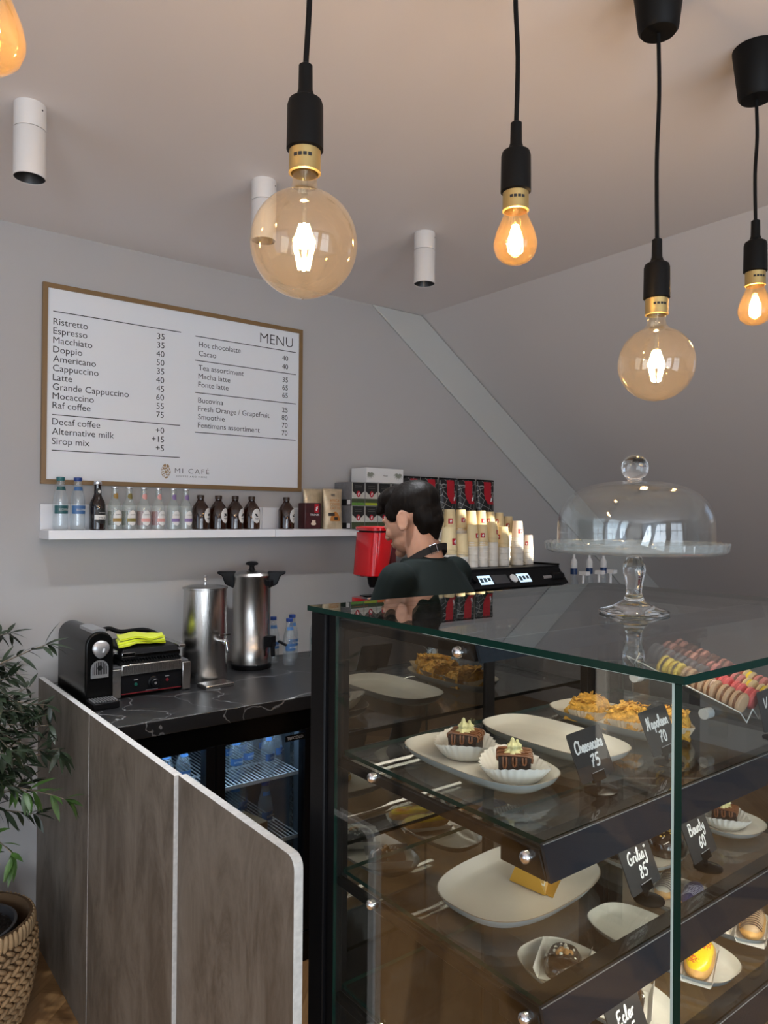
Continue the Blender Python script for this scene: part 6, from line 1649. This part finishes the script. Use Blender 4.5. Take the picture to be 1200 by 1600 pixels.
shell = MB().lathe([(0.0001, 0.0025), (0.0185, 0.0025), (0.0195, 0.0032), (0.0200, 0.0048), (0.0192, 0.0056), (0.0198, 0.0065), (0.0178, 0.0095), (0.0120, 0.0113), (0.0001, 0.0118)], 24)
fillm = MB().lathe([(0.0001, -0.0026), (0.0182, -0.0026), (0.0186, 0), (0.0182, 0.0026), (0.0001, 0.0026)], 24)
sh_me = {k: shell.mesh('shell', m) for k, m in MCOL.items()}; fi_me = {k: fillm.mesh('filling', FILL[k]) for k in MCOL}
def macaron(label, colr, x, y, z, jx, grp):
    o = thing('macaron', label, 'macaron', (x, y, z), 0, grp)
    o.rotation_euler = (PI / 2 + tilt + jx, 0, jx * 0.8)
    for s_ in (0, 1):
        c = bpy.data.objects.new('shell', sh_me[colr]); COL.objects.link(c); c.parent = o
        if s_: c.rotation_euler = (PI, 0, 0)
    c = bpy.data.objects.new('filling', fi_me[colr]); COL.objects.link(c); c.parent = o
rowcol = [['beige'] * 5 + ['yellow'] * 2, ['coral'] * 4 + ['grey'] * 5, ['cream', 'cream', 'pink', 'brown', 'pink', 'brown', 'rose', 'brown', 'rose'], ['cream', 'pink', 'cream', 'pink', 'rose', 'brown', 'rose', 'brown', 'rose']]
rown = ['leftmost row', 'second row from the left', 'third row from the left', 'fourth row from the left']
ords += ['seventh', 'eighth', 'ninth', 'tenth']
for r_, (x, cs) in enumerate(zip(RX_, rowcol)):
    for k, c in enumerate(cs):
        y = yfr + 0.0145 + 0.0243 * k
        zc = grz(y) + SH[0] + EPS + 0.0200 / math.cos(math.atan2(0.021, 0.0225)) * 1.0 / math.cos(tilt) * 0.995 + 0.0012
        macaron('%s macaron standing on edge, %s from the front in the %s' % (c, ords[k], rown[r_]), c, x, y, zc, 0.06 * math.sin(k * 2.3 + r_), 'macarons, ' + rown[r_])

# ------------------------------------------------------------------ price signs
SLATEB = P('slate_sign', (0.022, 0.024, 0.027), 0.55)
def sign(label, word, price, x, y, z, rz, w=0.092, h=0.072, lean=0.40, ww=0.050, zz=0.0, pw_=0.025, pxo=0.004):
    t = thing('price_sign', label, 'sign', (x, y, z + EPS), rz, 'black handwritten price signs')
    MB().lathe([(0.0001, 0), (0.024, 0), (0.024, 0.002), (0.010, 0.0055), (0.0001, 0.006)], 28).build('base', BLACKGLOSS, t)
    MB().cyl((0, 0.004, 0.004), (0, 0.004, 0.018), 0.0035, 10).build('stem', BLACK, t)
    X = T(0, 0.002, 0.014) @ RX(-lean)
    MB().box(-0.016, 0.016, -0.0030, 0.0030, 0.000, 0.014, X=X).build('clip', BLACKGLOSS, t, bevel=0.0008)
    MB().box(-0.016, 0.016, -0.0034, -0.0030, 0.0132, 0.0142, X=X).build('clip_edge', P('clip_highlight_edge', (0.35, 0.35, 0.36), 0.25), t, smooth=0)
    r = 0.004; poly = []
    for cx_, cz_, a0 in ((w / 2 - r, h - r + 0.004, 0), (-w / 2 + r, h - r + 0.004, PI / 2), (-w / 2 + r, r + 0.004, PI), (w / 2 - r, r + 0.004, 1.5 * PI)):
        for k in range(5): a = a0 + PI / 2 * k / 4; poly.append((cx_ + r * math.cos(a), cz_ + r * math.sin(a)))
    b = MB().prism(poly, -0.001, 0.001, X=X).build('board', SLATEB, t, smooth=0)
    mb = MB()
    hand_mb(word, 0.0175, 0.0014, mb, X @ T(0.0, -0.0012, h * 0.63 + zz), width=ww)
    hand_mb(price, 0.0170, 0.0014, mb, X @ T(pxo, -0.0012, h * 0.63 - 0.0245 + zz), width=pw_)
    mb.build('lettering', CHALK, b, smooth=0)
sign('black sign handwritten Cheesecake 75 on the top shelf', 'Cheesecake', '75', 0.932, 0.668, SH[0], 0.10, ww=0.076)
sign('black sign handwritten Napoleon 70 behind the glass corner on the top shelf', 'Napoleon', '70', 1.128, 0.676, SH[0], 0.10, ww=0.074)
sign('black sign cut by the right edge of the photo, in front of the macarons', 'Vanil', '20', 1.415, 0.632, SH[0], 0.05, ww=0.060, lean=0.20)
sign('black sign handwritten Griliaj 85 on the middle shelf', 'Griliaj', '85', 1.060, 0.668, SH[1], 0.10, ww=0.060)
sign('black sign handwritten Bounty 60 on the middle shelf', 'Bounty', '60', 1.240, 0.668, SH[1], 0.10, ww=0.058)
sign('black sign handwritten Ecler on the bottom shelf, cut by the lower edge', 'Ecler', '95', 0.972, 0.628, SH[2], 0.10, ww=0.048)

# ------------------------------------------------------------------ glass cake stand with dome
kx, ky = 1.100, 0.725
t = thing('cake_stand', 'glass footed cake stand with scalloped plate on top of the display case', 'cake stand', (kx, ky, CT_ + EPS))
stem = [(0.0001, 0.0), (0.056, 0.0), (0.0575, 0.003), (0.055, 0.006), (0.034, 0.012), (0.018, 0.021), (0.0125, 0.034), (0.0130, 0.044), (0.0165, 0.060), (0.0185, 0.072), (0.0175, 0.083), (0.0125, 0.091), (0.0120, 0.096), (0.0135, 0.099), (0.0001, 0.099)]
MB().lathe(stem, 48).build('foot', SGLASS, t, smooth=60)
rs = []; N = 44 * 6
pl_prof = [(0.012, 0.0990, 0), (0.10, 0.1000, 0), (0.136, 0.1015, 0), (0.1455, 0.1060, 1), (0.148, 0.1165, 1), (0.1462, 0.1185, 1), (0.1425, 0.1150, 1), (0.1395, 0.1075, 0.4), (0.132, 0.1058, 0), (0.012, 0.1050, 0)]
for r, z, sc_ in pl_prof:
    ring = []
    for j in range(N):
        a = 2 * PI * j / N; q = abs(math.sin(22 * a))
        ring.append(((r + sc_ * 0.0016 * (q - 0.5)) * math.cos(a), (r + sc_ * 0.0016 * (q - 0.5)) * math.sin(a), z + (0.0022 * q * sc_ if z > 0.112 else 0)))
    rs.append(ring)
MB().rings(rs).build('plate', thin_glass('pressed_glass', (0.95, 0.975, 0.98), 1.5, base=0.05, body=(0.75, 0.85, 0.9), bodyfac=0.10), t, smooth=40)
d = thing('glass_dome', 'clear glass dome lid with a ball knob standing on the cake stand', 'lid', (kx, ky, CT_ + EPS + 0.1062))
dp = [(0.1262, 0.0), (0.1270, 0.002), (0.1265, 0.045), (0.1235, 0.062), (0.1150, 0.080), (0.1010, 0.095), (0.0820, 0.106), (0.055, 0.1135), (0.030, 0.1160), (0.012, 0.1165)]
inner = [(r - 0.0022, z - (0.0022 if z > 0.05 else 0)) for r, z in dp]
MB().lathe(dp + list(reversed([(max(r, 0.0098), z) for r, z in inner])) + [dp[0]], 72, cap0=False, cap1=False).build('dome', DOME, d, smooth=60)
MB().lathe([(0.0001, 0.1162), (0.0125, 0.1166), (0.0125, 0.119), (0.0165, 0.1235), (0.0210, 0.131), (0.0222, 0.139), (0.0210, 0.147), (0.0165, 0.1545), (0.0095, 0.159), (0.0001, 0.1605)], 36).build('knob', SGLASS, d, smooth=60)
